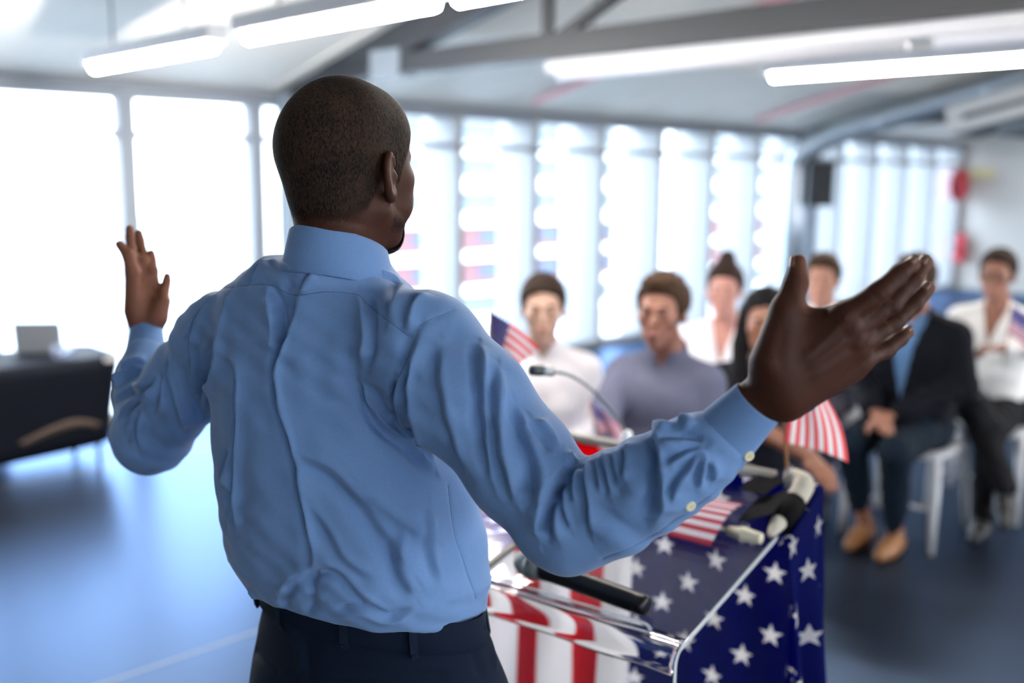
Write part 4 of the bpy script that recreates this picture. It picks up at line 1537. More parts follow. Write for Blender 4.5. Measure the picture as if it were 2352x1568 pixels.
        if hstyle == 'tied':
            d = smin(d, d_ell(q, (0, -0.118, 0.02), (0.035, 0.03, 0.035)), 0.015)
            d = smin(d, d_cone(q, (0, -0.125, 0.0), (0.01, -0.115, -0.16), 0.026, 0.014), 0.015)
        if hstyle == 'long':
            for s in (-1, 1):
                d = smin(d, d_cone(q, (s * 0.070, -0.01, 0.06), (s * 0.082, 0.0, -0.08), 0.028, 0.034), 0.02)
                d = smin(d, d_cone(q, (s * 0.082, 0.0, -0.08), (s * 0.10, 0.07, -0.27), 0.036, 0.026), 0.02)
            d = smin(d, d_cone(q, (0, -0.085, 0.03), (0, -0.10, -0.24), 0.06, 0.06), 0.03)
            d = d + 0.003 * np.sin(q[:, 0] * 160 + 20 * q[:, 1])
        return d * size

    man_ = skin if not isinstance(skin, tuple) else plain_skin('skin_tone', skin)

    def solid(name, fn, lo, hi, h, m, parent):
        v_, f_ = surface_nets(fn, lo, hi, h)
        v_ = relax(v_, f_, 2, 0.5)
        v_ = v_ @ np.array(W)[:3, :3].T + np.array(W)[:3, 3]
        return link(name, np_mesh(name, v_, f_), m, parent)

    allp = np.array([EL, ER, WL, WR, SHL, SHR, KN[-1], KN[1], AN[-1], AN[1]])
    lo = np.minimum(allp.min(0) - 0.16, (-0.3, -0.22, 0.0))
    hi = np.maximum(allp.max(0) + 0.22, (0.3, 0.3, hz + 0.16))
    lo[2] = 0.0
    body = solid('person', body_f, lo, hi, 0.0085, man_, None)
    tag(body, label, 'person', 'seated audience')
    tm = plain_cloth('top_cloth', topc)
    if top == 'suit':
        solid('shirt', shirt_f, lo, hi, 0.012, tm, body)

        def jacket_f(p):
            d = top_f(p, 0.016, 0.44)
            return sub(d, vneck(p, 0.072, 0.40), 0.006)
        jk = solid('jacket', jacket_f, lo, hi, 0.012, plain_cloth('jacket_cloth', (0.0028, 0.0036, 0.0075)), body)
    else:
        solid('blouse' if female else 'shirt', shirt_f, lo, hi, 0.012, tm, body)
    if top in ('shirt', 'suit'):
        n_, rg = 40, []
        for i in range(n_ + 1):
            a_ = -2.72 + 5.44 * i / n_
            f_, r_ = -math.cos(a_), math.sin(a_)
            fl_ = 1 + 0.6 * max(0, abs(a_) - 1.7)
            rg.append([W @ Vector((r_ * rad, -0.022 + f_ * rad * 1.08, sh_z + 0.052 + (z * fl_ if z < 0 else z) - 0.022 * (f_ + 1))) for rad, z in ((0.060, -0.03), (0.058, 0.012), (0.060, 0.018), (0.064, 0.014), (0.074, -0.026), (0.070, -0.026), (0.062, 0.0))])
        MB().loft(rg, True, True).build('collar', tm, body)
    solid('trousers', low_f, lo, hi, 0.012, plain_cloth('trouser_cloth', lowc), body)
    hr_ = plain_cloth('hair_tone', hairc, 0.25)
    hl_, hh_ = Hc - 0.30 * size, Hc + np.array((0.16, 0.16, 0.23)) * size
    solid('hair', hair_f, hl_, hh_, 0.008, hr_, body)
    for s in (-1, 1):
        def shoe_f(p, s=s):
            a = AN[s] + A((0, 0, -0.045))
            fd = foot_d[s]
            d = d_cone(p, a - fd * 0.035, a + fd * 0.07, 0.040, 0.040)
            d = smin(d, d_cone(p, a + fd * 0.07, a + fd * 0.165 + A((0, 0, -0.008)), 0.040, 0.030), 0.03)
            d = smin(d, d_cone(p, a, AN[s] + A((0, 0, 0.01)), 0.038, 0.040), 0.02)
            return np.maximum(d, 0.002 - p[:, 2])
        solid('shoe', shoe_f, AN[s] - 0.26, AN[s] + 0.26, 0.012, mat('shoe_leather', shoec, 0.4), body)
        # eyes, brows
        def hq(x, y, z):
            q = Vector((x * ct - y * st_, x * st_ + y * ct, z)) * size + Vector(Hc)
            return W @ q
        c = hq(s * 0.031, 0.0865, 0.010)
        MB(Matrix.Translation(c)).lathe([(0.0001, -0.006), (0.0045, -0.004), (0.006, 0), (0.0045, 0.004), (0.0001, 0.006)], 10).build('eye', M_BLACK, body)
        MB().tube([hq(s * 0.014, 0.0965, 0.030), hq(s * 0.031, 0.0955, 0.034), hq(s * 0.046, 0.083, 0.029)], [0.003, 0.0038, 0.002], 6).build('eyebrow', hr_, body)
        if glasses:
            ri = [hq(s * 0.031 + 0.022 * math.cos(t), 0.108, 0.008 + 0.017 * math.sin(t)) for t in np.linspace(0, 2 * PI, 17)]
            g_ = MB().tube(ri, 0.0018, 6)
            g_.tube([hq(s * 0.053, 0.108, 0.012), hq(s * 0.080, 0.0, 0.010)], 0.0016, 6)
            if s == 1:
                g_.tube([hq(-0.009, 0.109, 0.010), hq(0.009, 0.109, 0.010)], 0.0016, 6)
            g_.build('glasses_frame', M_BLACK, body)
    MB().tube([hq(-0.018, 0.099, -0.052), hq(0, 0.103, -0.053), hq(0.018, 0.099, -0.052)], [0.003, 0.006, 0.003], 8).build('lips', mat('lip_tone', (0.40, 0.14, 0.13), 0.5), body)
    if chair_label:
        make_chair(base - fwd * 0.05, yaw, chair_label)
    return body, W


def hand_flag(p0, p1, along, drop, label, m, nu=14, nv=12):
    """Small flag: stick from p0 up to p1, cloth from its top along 'along' (3-D), hoist 'drop' down the stick."""
    p0, p1 = Vector(p0), Vector(p1)
    r = empty('hand_flag', p0, 0, label, 'flag', 'small flags held by the audience')
    MB().tube([p0, p1], 0.003, 8).build('stick', M_STICK, r)
    ax = (p0 - p1).normalized()
    al = Vector(along)
    sheet('flag_cloth', lambda u, v: p1 + ax * drop * (1 - v) + al * u + Vector((0, 0, -0.03 * u * u)) + Vector((0.3, 0.6, 0)) * 0.012 * math.sin(7 * u), nu, nv, m, r)
    return r


WHITE, PALE = (0.86, 0.84, 0.90), (0.52, 0.32, 0.24)
seated(1247, 716, 3.62, 'woman in a white shirt with tied-back dark hair, beyond the gooseneck microphone', PALE, (0.030, 0.018, 0.014), 'tied', WHITE, (0.05, 0.06, 0.10), (0.03, 0.03, 0.03),
       female=True, chair_label='white chair under the woman with tied-back hair')
bB, WB = seated(1520, 722, 3.26, 'man with short brown hair in a grey-blue collared shirt, seated in front', (0.28, 0.12, 0.08), (0.055, 0.030, 0.018), 'short', (0.12, 0.125, 0.19), (0.03, 0.04, 0.07), (0.05, 0.03, 0.02),
                chair_label='white chair under the man in the grey-blue shirt', turn=0.08, wide=0.84, face_to=(-0.30, 1.8), arms={'WR_w': P(1395, 1010, 3.02), 'ER_w': P(1395, 930, 3.2)})
seated(1664, 672, 4.55, 'woman with a high dark bun and white open-neck blouse, seated behind', (0.56, 0.27, 0.22), (0.035, 0.020, 0.016), 'bun', WHITE, (0.04, 0.05, 0.09), (0.03, 0.03, 0.03),
       top='vneck', female=True, glasses=False, chair_label='white chair under the woman with the high bun')
seated(1757, 768, 3.60, 'woman with long black hair and dark top, partly hidden behind the raised hand', (0.27, 0.115, 0.07), (0.006, 0.005, 0.006), 'long', (0.012, 0.013, 0.020), (0.012, 0.016, 0.040), (0.02, 0.02, 0.02),
       top='short', female=True, size=0.98, zhead=1.12, face_to=(0.3, 1.2), chair_label='white chair under the woman with long black hair',
       arms={'EL_w': P(1748, 985, 3.42), 'WL_w': P(1862, 1050, 3.2)})
seated(1888, 648, 5.10, 'man in a pale pink shirt with short brown hair, behind the raised thumb', (0.52, 0.26, 0.19), (0.06, 0.035, 0.022), 'short', (0.85, 0.78, 0.78), (0.05, 0.05, 0.08), (0.03, 0.03, 0.03),
       chair_label='white chair under the man in the pale pink shirt', size=1.07)
bF_, WF = seated(2098, 655, 4.46, 'man in a dark suit and blue shirt, hands folded, head behind the raised fingers', (0.34, 0.155, 0.10), (0.05, 0.03, 0.02), 'short', (0.105, 0.21, 0.40), (0.005, 0.012, 0.022), (0.30, 0.13, 0.045),
                top='suit', chair_label='white chair under the man in the dark suit', size=1.03, tuck=0.17, face_to=(-0.2, 2.1))
bG, WG = seated(2290, 636, 4.85, 'smiling woman in glasses, white blouse and black trousers, rightmost of the seated audience', (0.32, 0.145, 0.095), (0.03, 0.018, 0.014), 'tied', (0.86, 0.85, 0.83), (0.008, 0.008, 0.010), (0.02, 0.02, 0.02),
                top='vneck', female=True, glasses=True, crossed=True, chair_label='white chair under the woman in glasses', arms={'WL_w': P(2305, 800, 4.55), 'EL_w': P(2400, 800, 4.72)})
M_FLAG_C = flag_mat('hand_flag_cloth_far', False, (0.62, 0.10, 0.18), (0.80, 0.74, 0.84), (0.05, 0.05, 0.30), 0.3)
hand_flag(P(1385, 1015, 3.0), P(1352, 925, 2.99), P(1425, 960, 3.0) - P(1352, 925, 2.99), 0.10, 'small flag held in the lap of the man in the grey-blue shirt', M_FLAG_C)
hand_flag(P(2305, 830, 4.50), P(2325, 700, 4.49), P(2420, 760, 4.52) - P(2325, 700, 4.49), 0.13, 'small flag held by the smiling woman in glasses', M_FLAG_C)
# ------------------------------------------------------------------ the standing speaker
PSI = math.radians(30)
FW = Vector((math.sin(PSI), math.cos(PSI), 0))
RT = Vector((math.cos(PSI), -math.sin(PSI), 0))
UP = Vector((0, 0, 1))


def skin_mat(name, col, col2, rough=0.55, sss=0.12, bump=0.25):
    m, n, l, b = new_mat(name)
    x = NX(m)
    t = n.new('ShaderNodeTexCoord')
    nz = n.new('ShaderNodeTexNoise')
    nz.inputs['Scale'].default_value = 38
    nz.inputs['Detail'].default_value = 5
    l.new(t.outputs['Object'], nz.inputs['Vector'])
    at = n.new('ShaderNodeAttribute')
    at.attribute_name = 'palm'
    base = x.mix(nz.outputs['Fac'], col, tuple(c * 1.25 for c in col))
    l.new(x.mix(at.outputs['Fac'], base, col2), b.inputs['Base Color'])
    b.inputs['Roughness'].default_value = rough
    b.inputs['Specular IOR Level'].default_value = 0.2
    b.inputs['Subsurface Weight'].default_value = sss
    b.inputs['Subsurface Radius'].default_value = (0.006, 0.0025, 0.0015)
    b.inputs['Subsurface Scale'].default_value = 1.0
    n2 = n.new('ShaderNodeTexVoronoi')
    n2.inputs['Scale'].default_value = 700
    l.new(t.outputs['Object'], n2.inputs['Vector'])
    n3 = n.new('ShaderNodeTexNoise')
    n3.inputs['Scale'].default_value = 160
    n3.inputs['Detail'].default_value = 4
    l.new(t.outputs['Object'], n3.inputs['Vector'])
    bp = n.new('ShaderNodeBump')
    bp.inputs['Strength'].default_value = bump
    bp.inputs['Distance'].default_value = 0.0012
    l.new(x.m('ADD', n2.outputs['Distance'], n3.outputs['Fac']), bp.inputs['Height'])
    l.new(bp.outputs[0], b.inputs['Normal'])
    return m


def cloth_mat(name, col, col2, weave=900, rough=0.75, bump=0.25, sheen=0.2, fold=0.0):
    m, n, l, b = new_mat(name)
    x = NX(m)
    t = n.new('ShaderNodeTexCoord')
    wv = n.new('ShaderNodeTexWave')
    wv.inputs['Scale'].default_value = weave
    wv.inputs['Distortion'].default_value = 1.5
    wv.bands_direction = 'Z'
    l.new(t.outputs['Object'], wv.inputs['Vector'])
    w2 = n.new('ShaderNodeTexWave')
    w2.inputs['Scale'].default_value = weave
    w2.inputs['Distortion'].default_value = 1.5
    w2.bands_direction = 'X'
    l.new(t.outputs['Object'], w2.inputs['Vector'])
    nz = n.new('ShaderNodeTexNoise')
    nz.inputs['Scale'].default_value = 260
    nz.inputs['Detail'].default_value = 3
    l.new(t.outputs['Object'], nz.inputs['Vector'])
    l.new(x.mix(nz.outputs['Fac'], col, col2), b.inputs['Base Color'])
    b.inputs['Roughness'].default_value = rough
    b.inputs['Specular IOR Level'].default_value = 0.12
    b.inputs['Sheen Weight'].default_value = sheen
    b.inputs['Sheen Roughness'].default_value = 0.35
    h = x.m('ADD', x.m('MULTIPLY', x.m('ADD', wv.outputs['Fac'], w2.outputs['Fac']), 0.12), x.m('MULTIPLY', nz.outputs['Fac'], 0.25))
    if fold:
        nf = n.new('ShaderNodeTexNoise')
        nf.inputs['Scale'].default_value = 14
        nf.inputs['Detail'].default_value = 3
        nf.inputs['Distortion'].default_value = 1.2
        l.new(t.outputs['Object'], nf.inputs['Vector'])
        h = x.m('ADD', h, x.m('MULTIPLY', nf.outputs['Fac'], fold))
    bp = n.new('ShaderNodeBump')
    bp.inputs['Strength'].default_value = bump
    bp.inputs['Distance'].default_value = 0.002
    l.new(h, bp.inputs['Height'])
    l.new(bp.outputs[0], b.inputs['Normal'])
    return m


M_SKIN = skin_mat('dark_brown_skin', (0.052, 0.0175, 0.0100), (0.24, 0.095, 0.056))
M_SHIRT = cloth_mat('light_blue_shirting', (0.133, 0.240, 0.46), (0.160, 0.280, 0.53), sheen=0.25, fold=0.5)
M_TROUSER = cloth_mat('navy_suiting', (0.0035, 0.0085, 0.022), (0.007, 0.014, 0.033), weave=1200, sheen=0.0, bump=0.4)


def cones(chain, flat=None):
    """[(point, radius), ...] -> list of primitive tuples."""
    return [(chain[i][0], chain[i + 1][0], chain[i][1], chain[i + 1][1], flat) for i in range(len(chain) - 1)]


def field(prims, k):
    def fn(p):
        d = None
        for a, b, ra, rb, fl in prims:
            q = d_cone(p, a, b, ra, rb, fl)
            d = q if d is None else smin(d, q, k)
        return d
    return fn


# --- joints, measured from the photograph
SH_R, EL_R, WR_R = P(972, 806, 1.235), P(1305, 1192, 1.12), P(1775, 905, 1.03)
SH_L, EL_L, WR_L = P(515, 785, 1.46), P(348, 998, 1.57), P(338, 748, 1.70)
HEAD_PSI = math.radians(32)
HF = Vector((math.sin(HEAD_PSI), math.cos(HEAD_PSI), 0))
HR = Vector((math.cos(HEAD_PSI), -math.sin(HEAD_PSI), 0))
EARMID = P(797, 404, 1.335)
HS = 0.935                              # head size
HROT = Matrix((HR, HF, UP))            # world -> head axes


def hw(x, y, z):
    return EARMID + (HR * x + HF * y + UP * z) * HS


def head_field(p):
    q = (p - np.array(EARMID)) @ np.array(HROT).T / HS
    E = lambda c, r: d_ell(q, c, r)
    C = lambda a, b, ra, rb, fl=None: d_cone(q, a, b, ra, rb, fl)
    d = E((0, -0.008, 0.050), (0.0755, 0.0940, 0.085))
    d = smin(d, E((0, -0.046, 0.032), (0.066, 0.055, 0.062)), 0.03)
    d = smin(d, E((0, 0.045, 0.055), (0.062, 0.046, 0.058)), 0.03)
    d = smin(d, E((0, 0.040, -0.012), (0.062, 0.052, 0.070)), 0.03)
    d = smin(d, E((0, 0.034, -0.060), (0.055, 0.048, 0.034)), 0.025)
    d = smin(d, E((0, 0.068, -0.086), (0.025, 0.019, 0.019)), 0.025)
    for s in (-1, 1):
        d = smin(d, E((s * 0.046, 0.062, -0.005), (0.019, 0.022, 0.017)), 0.02)     # cheekbone
        d = smin(d, E((s * 0.044, 0.062, -0.040), (0.018, 0.022, 0.024)), 0.02)     # cheek
        d = smin(d, C((s * 0.056, 0.005, -0.045), (s * 0.028, 0.060, -0.086), 0.014, 0.015), 0.02)   # jaw line
        sock = E((s * 0.032, 0.104, 0.012), (0.017, 0.014, 0.011))
        d = -smin(-d, sock, 0.012)
        d = smin(d, E((s * 0.032, 0.081, 0.012), (0.0125, 0.0125, 0.0125)), 0.004)  # eye under its lid
        d = smin(d, E((s * 0.012, 0.108, -0.021), (0.009, 0.010, 0.008)), 0.008)    # nostril wing
    d = smin(d, C((-0.034, 0.088, 0.030), (0.034, 0.088, 0.030), 0.009, 0.009), 0.015)
    d = smin(d, C((0, 0.094, 0.022), (0, 0.118, -0.016), 0.007, 0.011), 0.010)
    d = smin(d, E((0, 0.097, -0.044), (0.022, 0.008, 0.006)), 0.006)
    d = smin(d, E((0, 0.096, -0.057), (0.020, 0.009, 0.007)), 0.006)
    # ears
    for s in (-1, 1):
        a = math.radians(-22)
        ax = np.array([[s * math.cos(a), -math.sin(a), 0.0], [s * math.sin(a), math.cos(a), 0.0], [0, 0, 1]])
        tilt = math.radians(12)
        ct, st = math.cos(tilt), math.sin(tilt)
        R_ = np.stack([ax[0], ct * ax[1] + st * ax[2], -st * ax[1] + ct * ax[2]])
        c0 = np.array([s * 0.0790, -0.004, 0.0])
        ql = (q - c0) @ R_.T
        plate = d_ell(ql, (0, 0, 0.0), (0.0060, 0.0165, 0.031))
        ang = np.arctan2(ql[:, 2] / 0.031, ql[:, 1] / 0.0185)
        rim = np.stack([np.full(len(ql), 0.003), 0.0150 * np.cos(ang), 0.028 * np.sin(ang) + 0.002], 1)
        rd = np.sqrt(((ql - rim) ** 2).sum(1)) - 0.0042
        rd = np.where((ql[:, 1] > 0.008) & (ql[:, 2] < 0.012), rd + 0.004, rd)
        e = smin(plate, rd, 0.006)
        hol = d_ell(ql, (0.009, 0.002, 0.0), (0.006, 0.010, 0.019))
        e = -smin(-e, hol, 0.004)
        e = smin(e, d_ell(ql, (0.001, 0.006, -0.028), (0.0055, 0.009, 0.010)), 0.006)   # lobe
        e = smin(e, d_ell(ql, (0.003, 0.015, -0.004), (0.005, 0.005, 0.008)), 0.005)    # tragus
        d = smin(d, e, 0.006)
    return d * HS


NECK_B = np.array(P(778, 600, 1.335))
NECK_T = np.array(hw(0, -0.030, -0.035))
nf_ = np.array(FW)


def finger(pts, rs):
    return cones(list(zip(pts, rs)))


# right hand: back of the hand to the camera, thumb up
HY = 1.02
def rp(x, y, dy=0.0):
    return P(x, y, HY + dy)


vn = np.array(ray(1940, 780).normalized())
hand_r = []
hand_r += cones([(EL_R, 0.038), (P(1560, 1060, 1.070), 0.032), (P(1700, 952, 1.042), 0.0250)], (vn, 0.82))
hand_r += [(P(1700, 952, 1.042), rp(1782, 893, 0.008), 0.0252, 0.0275, (vn, 0.78))]
MC = dict(i=rp(1941, 728, -0.012), m=rp(1962, 757, -0.008), r=rp(1972, 790, 0.0), p=rp(1974, 824, 0.012))
hand_r += [(rp(1795, 868), MC['i'], 0.026, 0.0150, (vn, 0.72)), (rp(1795, 882), MC['m'], 0.026, 0.0145, (vn, 0.75)),
           (rp(1800, 902, 0.004), MC['r'], 0.025, 0.0140, (vn, 0.78)), (rp(1806, 918, 0.008), MC['p'], 0.022, 0.0140, (vn, 0.8))]
hand_r += [(rp(1830, 790, 0.0), rp(1915, 735, 0.0), 0.026, 0.016, (vn, 0.6)), (rp(1820, 905, 0.012), rp(1960, 850, 0.016), 0.018, 0.012, None)]
fing_r = finger([MC['i'], rp(2018, 672, -0.020), rp(2066, 630, -0.016), rp(2096, 607, -0.010)], [0.0128, 0.0112, 0.0098, 0.0080])
fing_r += finger([MC['m'], rp(2046, 698, -0.008), rp(2097, 642, 0.002), rp(2124, 604, 0.010)], [0.0122, 0.0108, 0.0092, 0.0076])
fing_r += finger([MC['r'], rp(2053, 738, 0.008), rp(2098, 698, 0.016), rp(2130, 663, 0.022)], [0.0120, 0.0104, 0.0092, 0.0075])
fing_r += finger([MC['p'], rp(2034, 803, 0.026), rp(2066, 778, 0.036), rp(2086, 762, 0.042)], [0.0112, 0.0094, 0.0082, 0.0066])
thumb_r = finger([rp(1778, 830, 0.0), rp(1806, 712, 0.004), rp(1829, 650, 0.010), rp(1833, 603, 0.014)], [0.0250, 0.0160, 0.0118, 0.0088])
web_r = [(rp(1822, 735, 0.004), rp(1892, 742, 0.004), 0.014, 0.012, (vn, 0.6))]

# left hand: palm to the camera
LY = 1.70
def lp(x, y, dy=0.0):
    return P(x, y, LY + dy)


vl = np.array(ray(340, 650).normalized())
hand_l = cones([(EL_L, 0.036), (P(337, 860, 1.63), 0.030), (lp(337, 758), 0.0235)], (vl, 0.85))
hand_l += [(lp(337, 758), lp(338, 735), 0.0240, 0.0265, (vl, 0.75))]
ML = dict(i=lp(307, 592, 0.0), m=lp(330, 596, 0.006), r=lp(352, 622, 0.006), p=lp(377, 668, 0.0))
hand_l += [(lp(326, 728), ML['i'], 0.024, 0.0088, (vl, 0.75)), (lp(334, 728), ML['m'], 0.025, 0.0085, (vl, 0.75)),
           (lp(342, 728), ML['r'], 0.025, 0.0082, (vl, 0.75)), (lp(352, 722), ML['p'], 0.023, 0.0085, (vl, 0.8))]
hand_l += [(lp(362, 724, -0.012), lp(375, 692, -0.010), 0.0175, 0.0125, None)]
fing_l = finger([ML['i'], lp(301, 570, 0.008), lp(299, 545, 0.008), lp(298, 526, 0.006)], [0.0086, 0.0082, 0.0078, 0.0072])
fing_l += finger([ML['m'], lp(326, 575, 0.024), lp(322, 553, 0.028), lp(319, 536, 0.028)], [0.0084, 0.0080, 0.0076, 0.0070])
fing_l += finger([ML['r'], lp(350, 606, 0.016), lp(348, 592, 0.018), lp(347, 581, 0.018)], [0.0080, 0.0076, 0.0072, 0.0066])
fing_l += finger([ML['p'], lp(381, 656, 0.006), lp(383, 645, 0.010), lp(384, 634, 0.012)], [0.0078, 0.0072, 0.0068, 0.0064])
thumb_l = finger([lp(314, 712, -0.012), lp(306, 626, -0.020), lp(295, 586, -0.020), lp(274, 561, -0.014)], [0.021, 0.0130, 0.0098, 0.0072])


def hand_field(palm, fingers, thumb, web=(), blend=0.010):
    def fn(p):
        d = None
        for a, b, ra, rb, fl in list(palm) + list(web):
            q = d_cone(p, a, b, ra, rb, fl)
            d = q if d is None else smin(d, q, 0.012)
        f = None
        n_ = len(fingers) // 4
        for i in range(4):
            g_ = None
            for a, b, ra, rb, fl in fingers[i * n_:(i + 1) * n_]:
                q = d_cone(p, a, b, ra, rb, fl)
                g_ = q if g_ is None else smin(g_, q, 0.004)
            f = g_ if f is None else smin(f, g_, 0.0012)
        t = None
        for a, b, ra, rb, fl in thumb:
            q = d_cone(p, a, b, ra, rb, fl)
            t = q if t is None else smin(t, q, 0.006)
        d = smin(d, f, blend)
        return smin(d, t, 0.016 if blend > 0.007 else 0.010)
    return fn


HAND_RF = hand_field(hand_r, fing_r, thumb_r, web_r)
HAND_LF = hand_field(hand_l, fing_l, thumb_l, (), 0.005)
PEL = np.array(P(840, 1500, 1.345))
PEL[2] = 0.95
CHEST = np.array(P(790, 820, 1.35))
FT = {s: np.array((PEL[0] + RT.x * s * 0.11 + FW.x * 0.02, PEL[1] + RT.y * s * 0.11 + FW.y * 0.02, 0.075)) for s in (-1, 1)}
rt, fw = np.array(RT), np.array(FW)


def trunk_field(p):
    d = smin(d_cone(p, NECK_T, NECK_B, 0.0545, 0.0520), d_cone(p, NECK_B, CHEST, 0.048, 0.070), 0.01)
    d = smin(d, d_cone(p, CHEST - rt * 0.07, CHEST + rt * 0.07, 0.070, 0.070), 0.03)
    d = smin(d, d_cone(p, CHEST, PEL, 0.08, 0.08), 0.03)
    d = smin(d, d_cone(p, NECK_B - np.array((0, 0, 0.05)), SH_R, 0.03, 0.042), 0.02)
    d = smin(d, d_cone(p, NECK_B - np.array((0, 0, 0.05)), SH_L, 0.03, 0.042), 0.02)
    d = smin(d, d_cone(p, SH_R, EL_R, 0.042, 0.038), 0.02)
    d = smin(d, d_cone(p, SH_L, EL_L, 0.042, 0.036), 0.02)
    for s in (-1, 1):
        hip, knee = PEL + rt * s * 0.09, (PEL + rt * s * 0.10 + fw * 0.02) * np.array((1, 1, 0)) + np.array((0, 0, 0.50))
        d = smin(d, d_cone(p, hip, knee, 0.080, 0.055), 0.04)
        d = smin(d, d_cone(p, knee, FT[s], 0.052, 0.036), 0.02)
        d = smin(d, d_cone(p, FT[s] - fw * 0.03 - np.array((0, 0, 0.025)), FT[s] + fw * 0.15 - np.array((0, 0, 0.04)), 0.032, 0.025), 0.02)
    return d


def part_where(fn, lo, hi):
    """fn inside the box, far away outside it (saves work)."""
    lo, hi = np.array(lo), np.array(hi)
    c, hs = (lo + hi) / 2, (hi - lo) / 2

    def g_(p):
        q = np.abs(p - c) - hs
        out = np.sqrt((np.maximum(q, 0) ** 2).sum(1))
        r_ = out + 0.02
        m_ = out < 0.03
        if m_.any():
            r_[m_] = fn(p[m_])
        return r_
    return g_


def bounds(prims, pad):
    pts = np.array([list(a) for a, *_ in prims] + [list(b) for _, b, *_ in prims])
    return pts.min(0) - pad, pts.max(0) + pad


brl = bounds(hand_r + fing_r + thumb_r, 0.055)
bll = bounds(hand_l + fing_l + thumb_l, 0.055)
HRF = part_where(HAND_RF, *brl)
HLF = part_where(HAND_LF, *bll)
HDF = part_where(head_field, np.array(EARMID) - 0.15, np.array(EARMID) + 0.155)


def body_field(p):
    d = trunk_field(p)
    d = smin(d, HDF(p), 0.030)
    d = smin(d, HRF(p), 0.006)
    return smin(d, HLF(p), 0.006)


def nets_multi(fn, regions, base):
    """Surface-net a field: coarse overall mesh plus a fine mesh is not watertight, so one step size is used."""


BODY_LO = np.array((-0.86, 0.86, 0.0))
BODY_HI = np.array((0.62, 1.95, 1.84))
BH = 0.0026
bV, bF = surface_nets(body_field, BODY_LO, BODY_HI, BH)
bV = relax(bV, bF, 2, 0.35)


def brush(V, F, strokes, gate=None):
    """Press ridges (+) and creases (-) into a surface along lines traced on it: (px points, width m, height m[, lip])."""
    bv = BVHTree.FromPolygons([tuple(v) for v in V], [tuple(f) for f in F])
    N = normals(V, F)
    eye = Vector((0, 0, CAM_H))
    disp = np.zeros(len(V))
    for st in strokes:
        pts, w, amp = st[0], st[1], st[2]
        hard = st[3] if len(st) > 3 else 0.0
        sp = spline([(x, y, 0) for x, y in pts], 6) if len(pts) > 2 else [Vector((*pts[0], 0)).lerp(Vector((*pts[1], 0)), t) for t in np.linspace(0, 1, 9)]
        hit = []
        for q in sp:
            h = bv.ray_cast(eye, ray(q.x, q.y).normalized())
            if h[0] is not None and (not hit or (h[0] - hit[-1]).length < 0.12):
                hit.append(h[0])
        if len(hit) < 2:
            continue
        H = np.array([list(h) for h in hit])
        side = st[4] if len(st) > 4 else 0
        reach = 3.2 * w * (2.0 if side else 1.0)
        lo, hi = H.min(0) - reach, H.max(0) + reach
        ix = np.where(((V > lo) & (V < hi)).all(1))[0]
        if len(ix) == 0:
            continue
        d, par = seg_dist(V[ix], H)
        tp = np.clip(np.minimum(par, 1 - par) * 5.0 + (1.0 if hard else 0.12), 0, 1)
        if not side:
            disp[ix] += amp * tp * np.exp(-(d / w) ** 2)
            continue
        # a cloth fold: a long slope up to the crest, a steep fall into the crease beside it
        L = np.concatenate([[0], np.cumsum(np.linalg.norm(np.diff(H, axis=0), axis=1))])
        L /= max(L[-1], 1e-9)
        near = np.stack([np.interp(par, L, H[:, c]) for c in range(3)], 1)
        tang = np.gradient(H, axis=0)
        tang = np.stack([np.interp(par, L, tang[:, c]) for c in range(3)], 1)
        view = near - np.array((0, 0, CAM_H))
        sv = np.cross(view, tang)                       # to the right of the stroke as the eye sees it, for a stroke drawn downwards: left
        sv /= np.maximum(np.linalg.norm(sv, axis=1, keepdims=True), 1e-9)
        sgn = ((V[ix] - near) * sv).sum(1) * (1 if side > 0 else -1)
        dd = np.where(sgn >= 0, d, -d)
        up_ = np.where(dd < 0, np.exp(-(dd / (1.9 * w)) ** 2), np.exp(-(dd / (0.55 * w)) ** 2))
        dn_ = np.exp(-((dd - 1.25 * w) / (0.75 * w)) ** 2) * (dd > -0.5 * w)
        disp[ix] += amp * tp * (0.62 * up_ + 0.30 * np.exp(-((dd + 0.15 * w) / (0.5 * w)) ** 2) - 0.85 * dn_)
    return V + N * disp[:, None]


# relief of the right hand: tendons, knuckle folds
hs_ = []
for a, b in (((1840, 830), (1938, 742)), ((1850, 850), (1955, 772)), ((1862, 872), (1962, 803))):
    hs_.append(([a, b], 0.0045, 0.0022))
for (cx, cy), (dx, dy) in (((2018, 672), (9, 12)), ((2046, 697), (9, 11)), ((2053, 737), (9, 11)), ((2034, 802), (8, 10)), ((2066, 630), (8, 9)), ((2097, 642), (7, 9)), ((2098, 698), (8, 9)), ((1822, 660), (14, -2))):
    for k in (-1, 0, 1):
        ox, oy = dy * 0.75 * k, -dx * 0.75 * k
        hs_.append(([(cx - dx + ox, cy - dy + oy), (cx + dx + ox, cy + dy + oy)], 0.0022, -0.0013, 1))
for c in ((1941, 728), (1962, 757), (1972, 790)):
    hs_.append(([(c[0] - 6, c[1] - 8), (c[0] + 6, c[1] + 8)], 0.008, 0.0026))
hs_ += [([(1846, 712), (1880, 722), (1905, 716)], 0.003, -0.0015), ([(2005, 715), (1975, 738)], 0.004, -0.0015), ([(2015, 752), (1984, 772)], 0.004, -0.0015),
        ([(2012, 800), (1985, 808)], 0.004, -0.0015), ([(1800, 740), (1790, 820), (1800, 860)], 0.006, -0.0015)]
# left palm creases, neck folds
hs_ += [([(318, 690), (335, 655), (362, 650)], 0.004, -0.0016), ([(316, 640), (345, 660), (372, 690)], 0.004, -0.0016), ([(322, 720), (345, 690), (350, 640)], 0.004, -0.0012)]
hs_ += [([(720, 500), (780, 505), (850, 520)], 0.006, -0.0015), ([(905, 470), (935, 500)], 0.004, -0.0012)]
bV = brush(bV, bF, hs_)

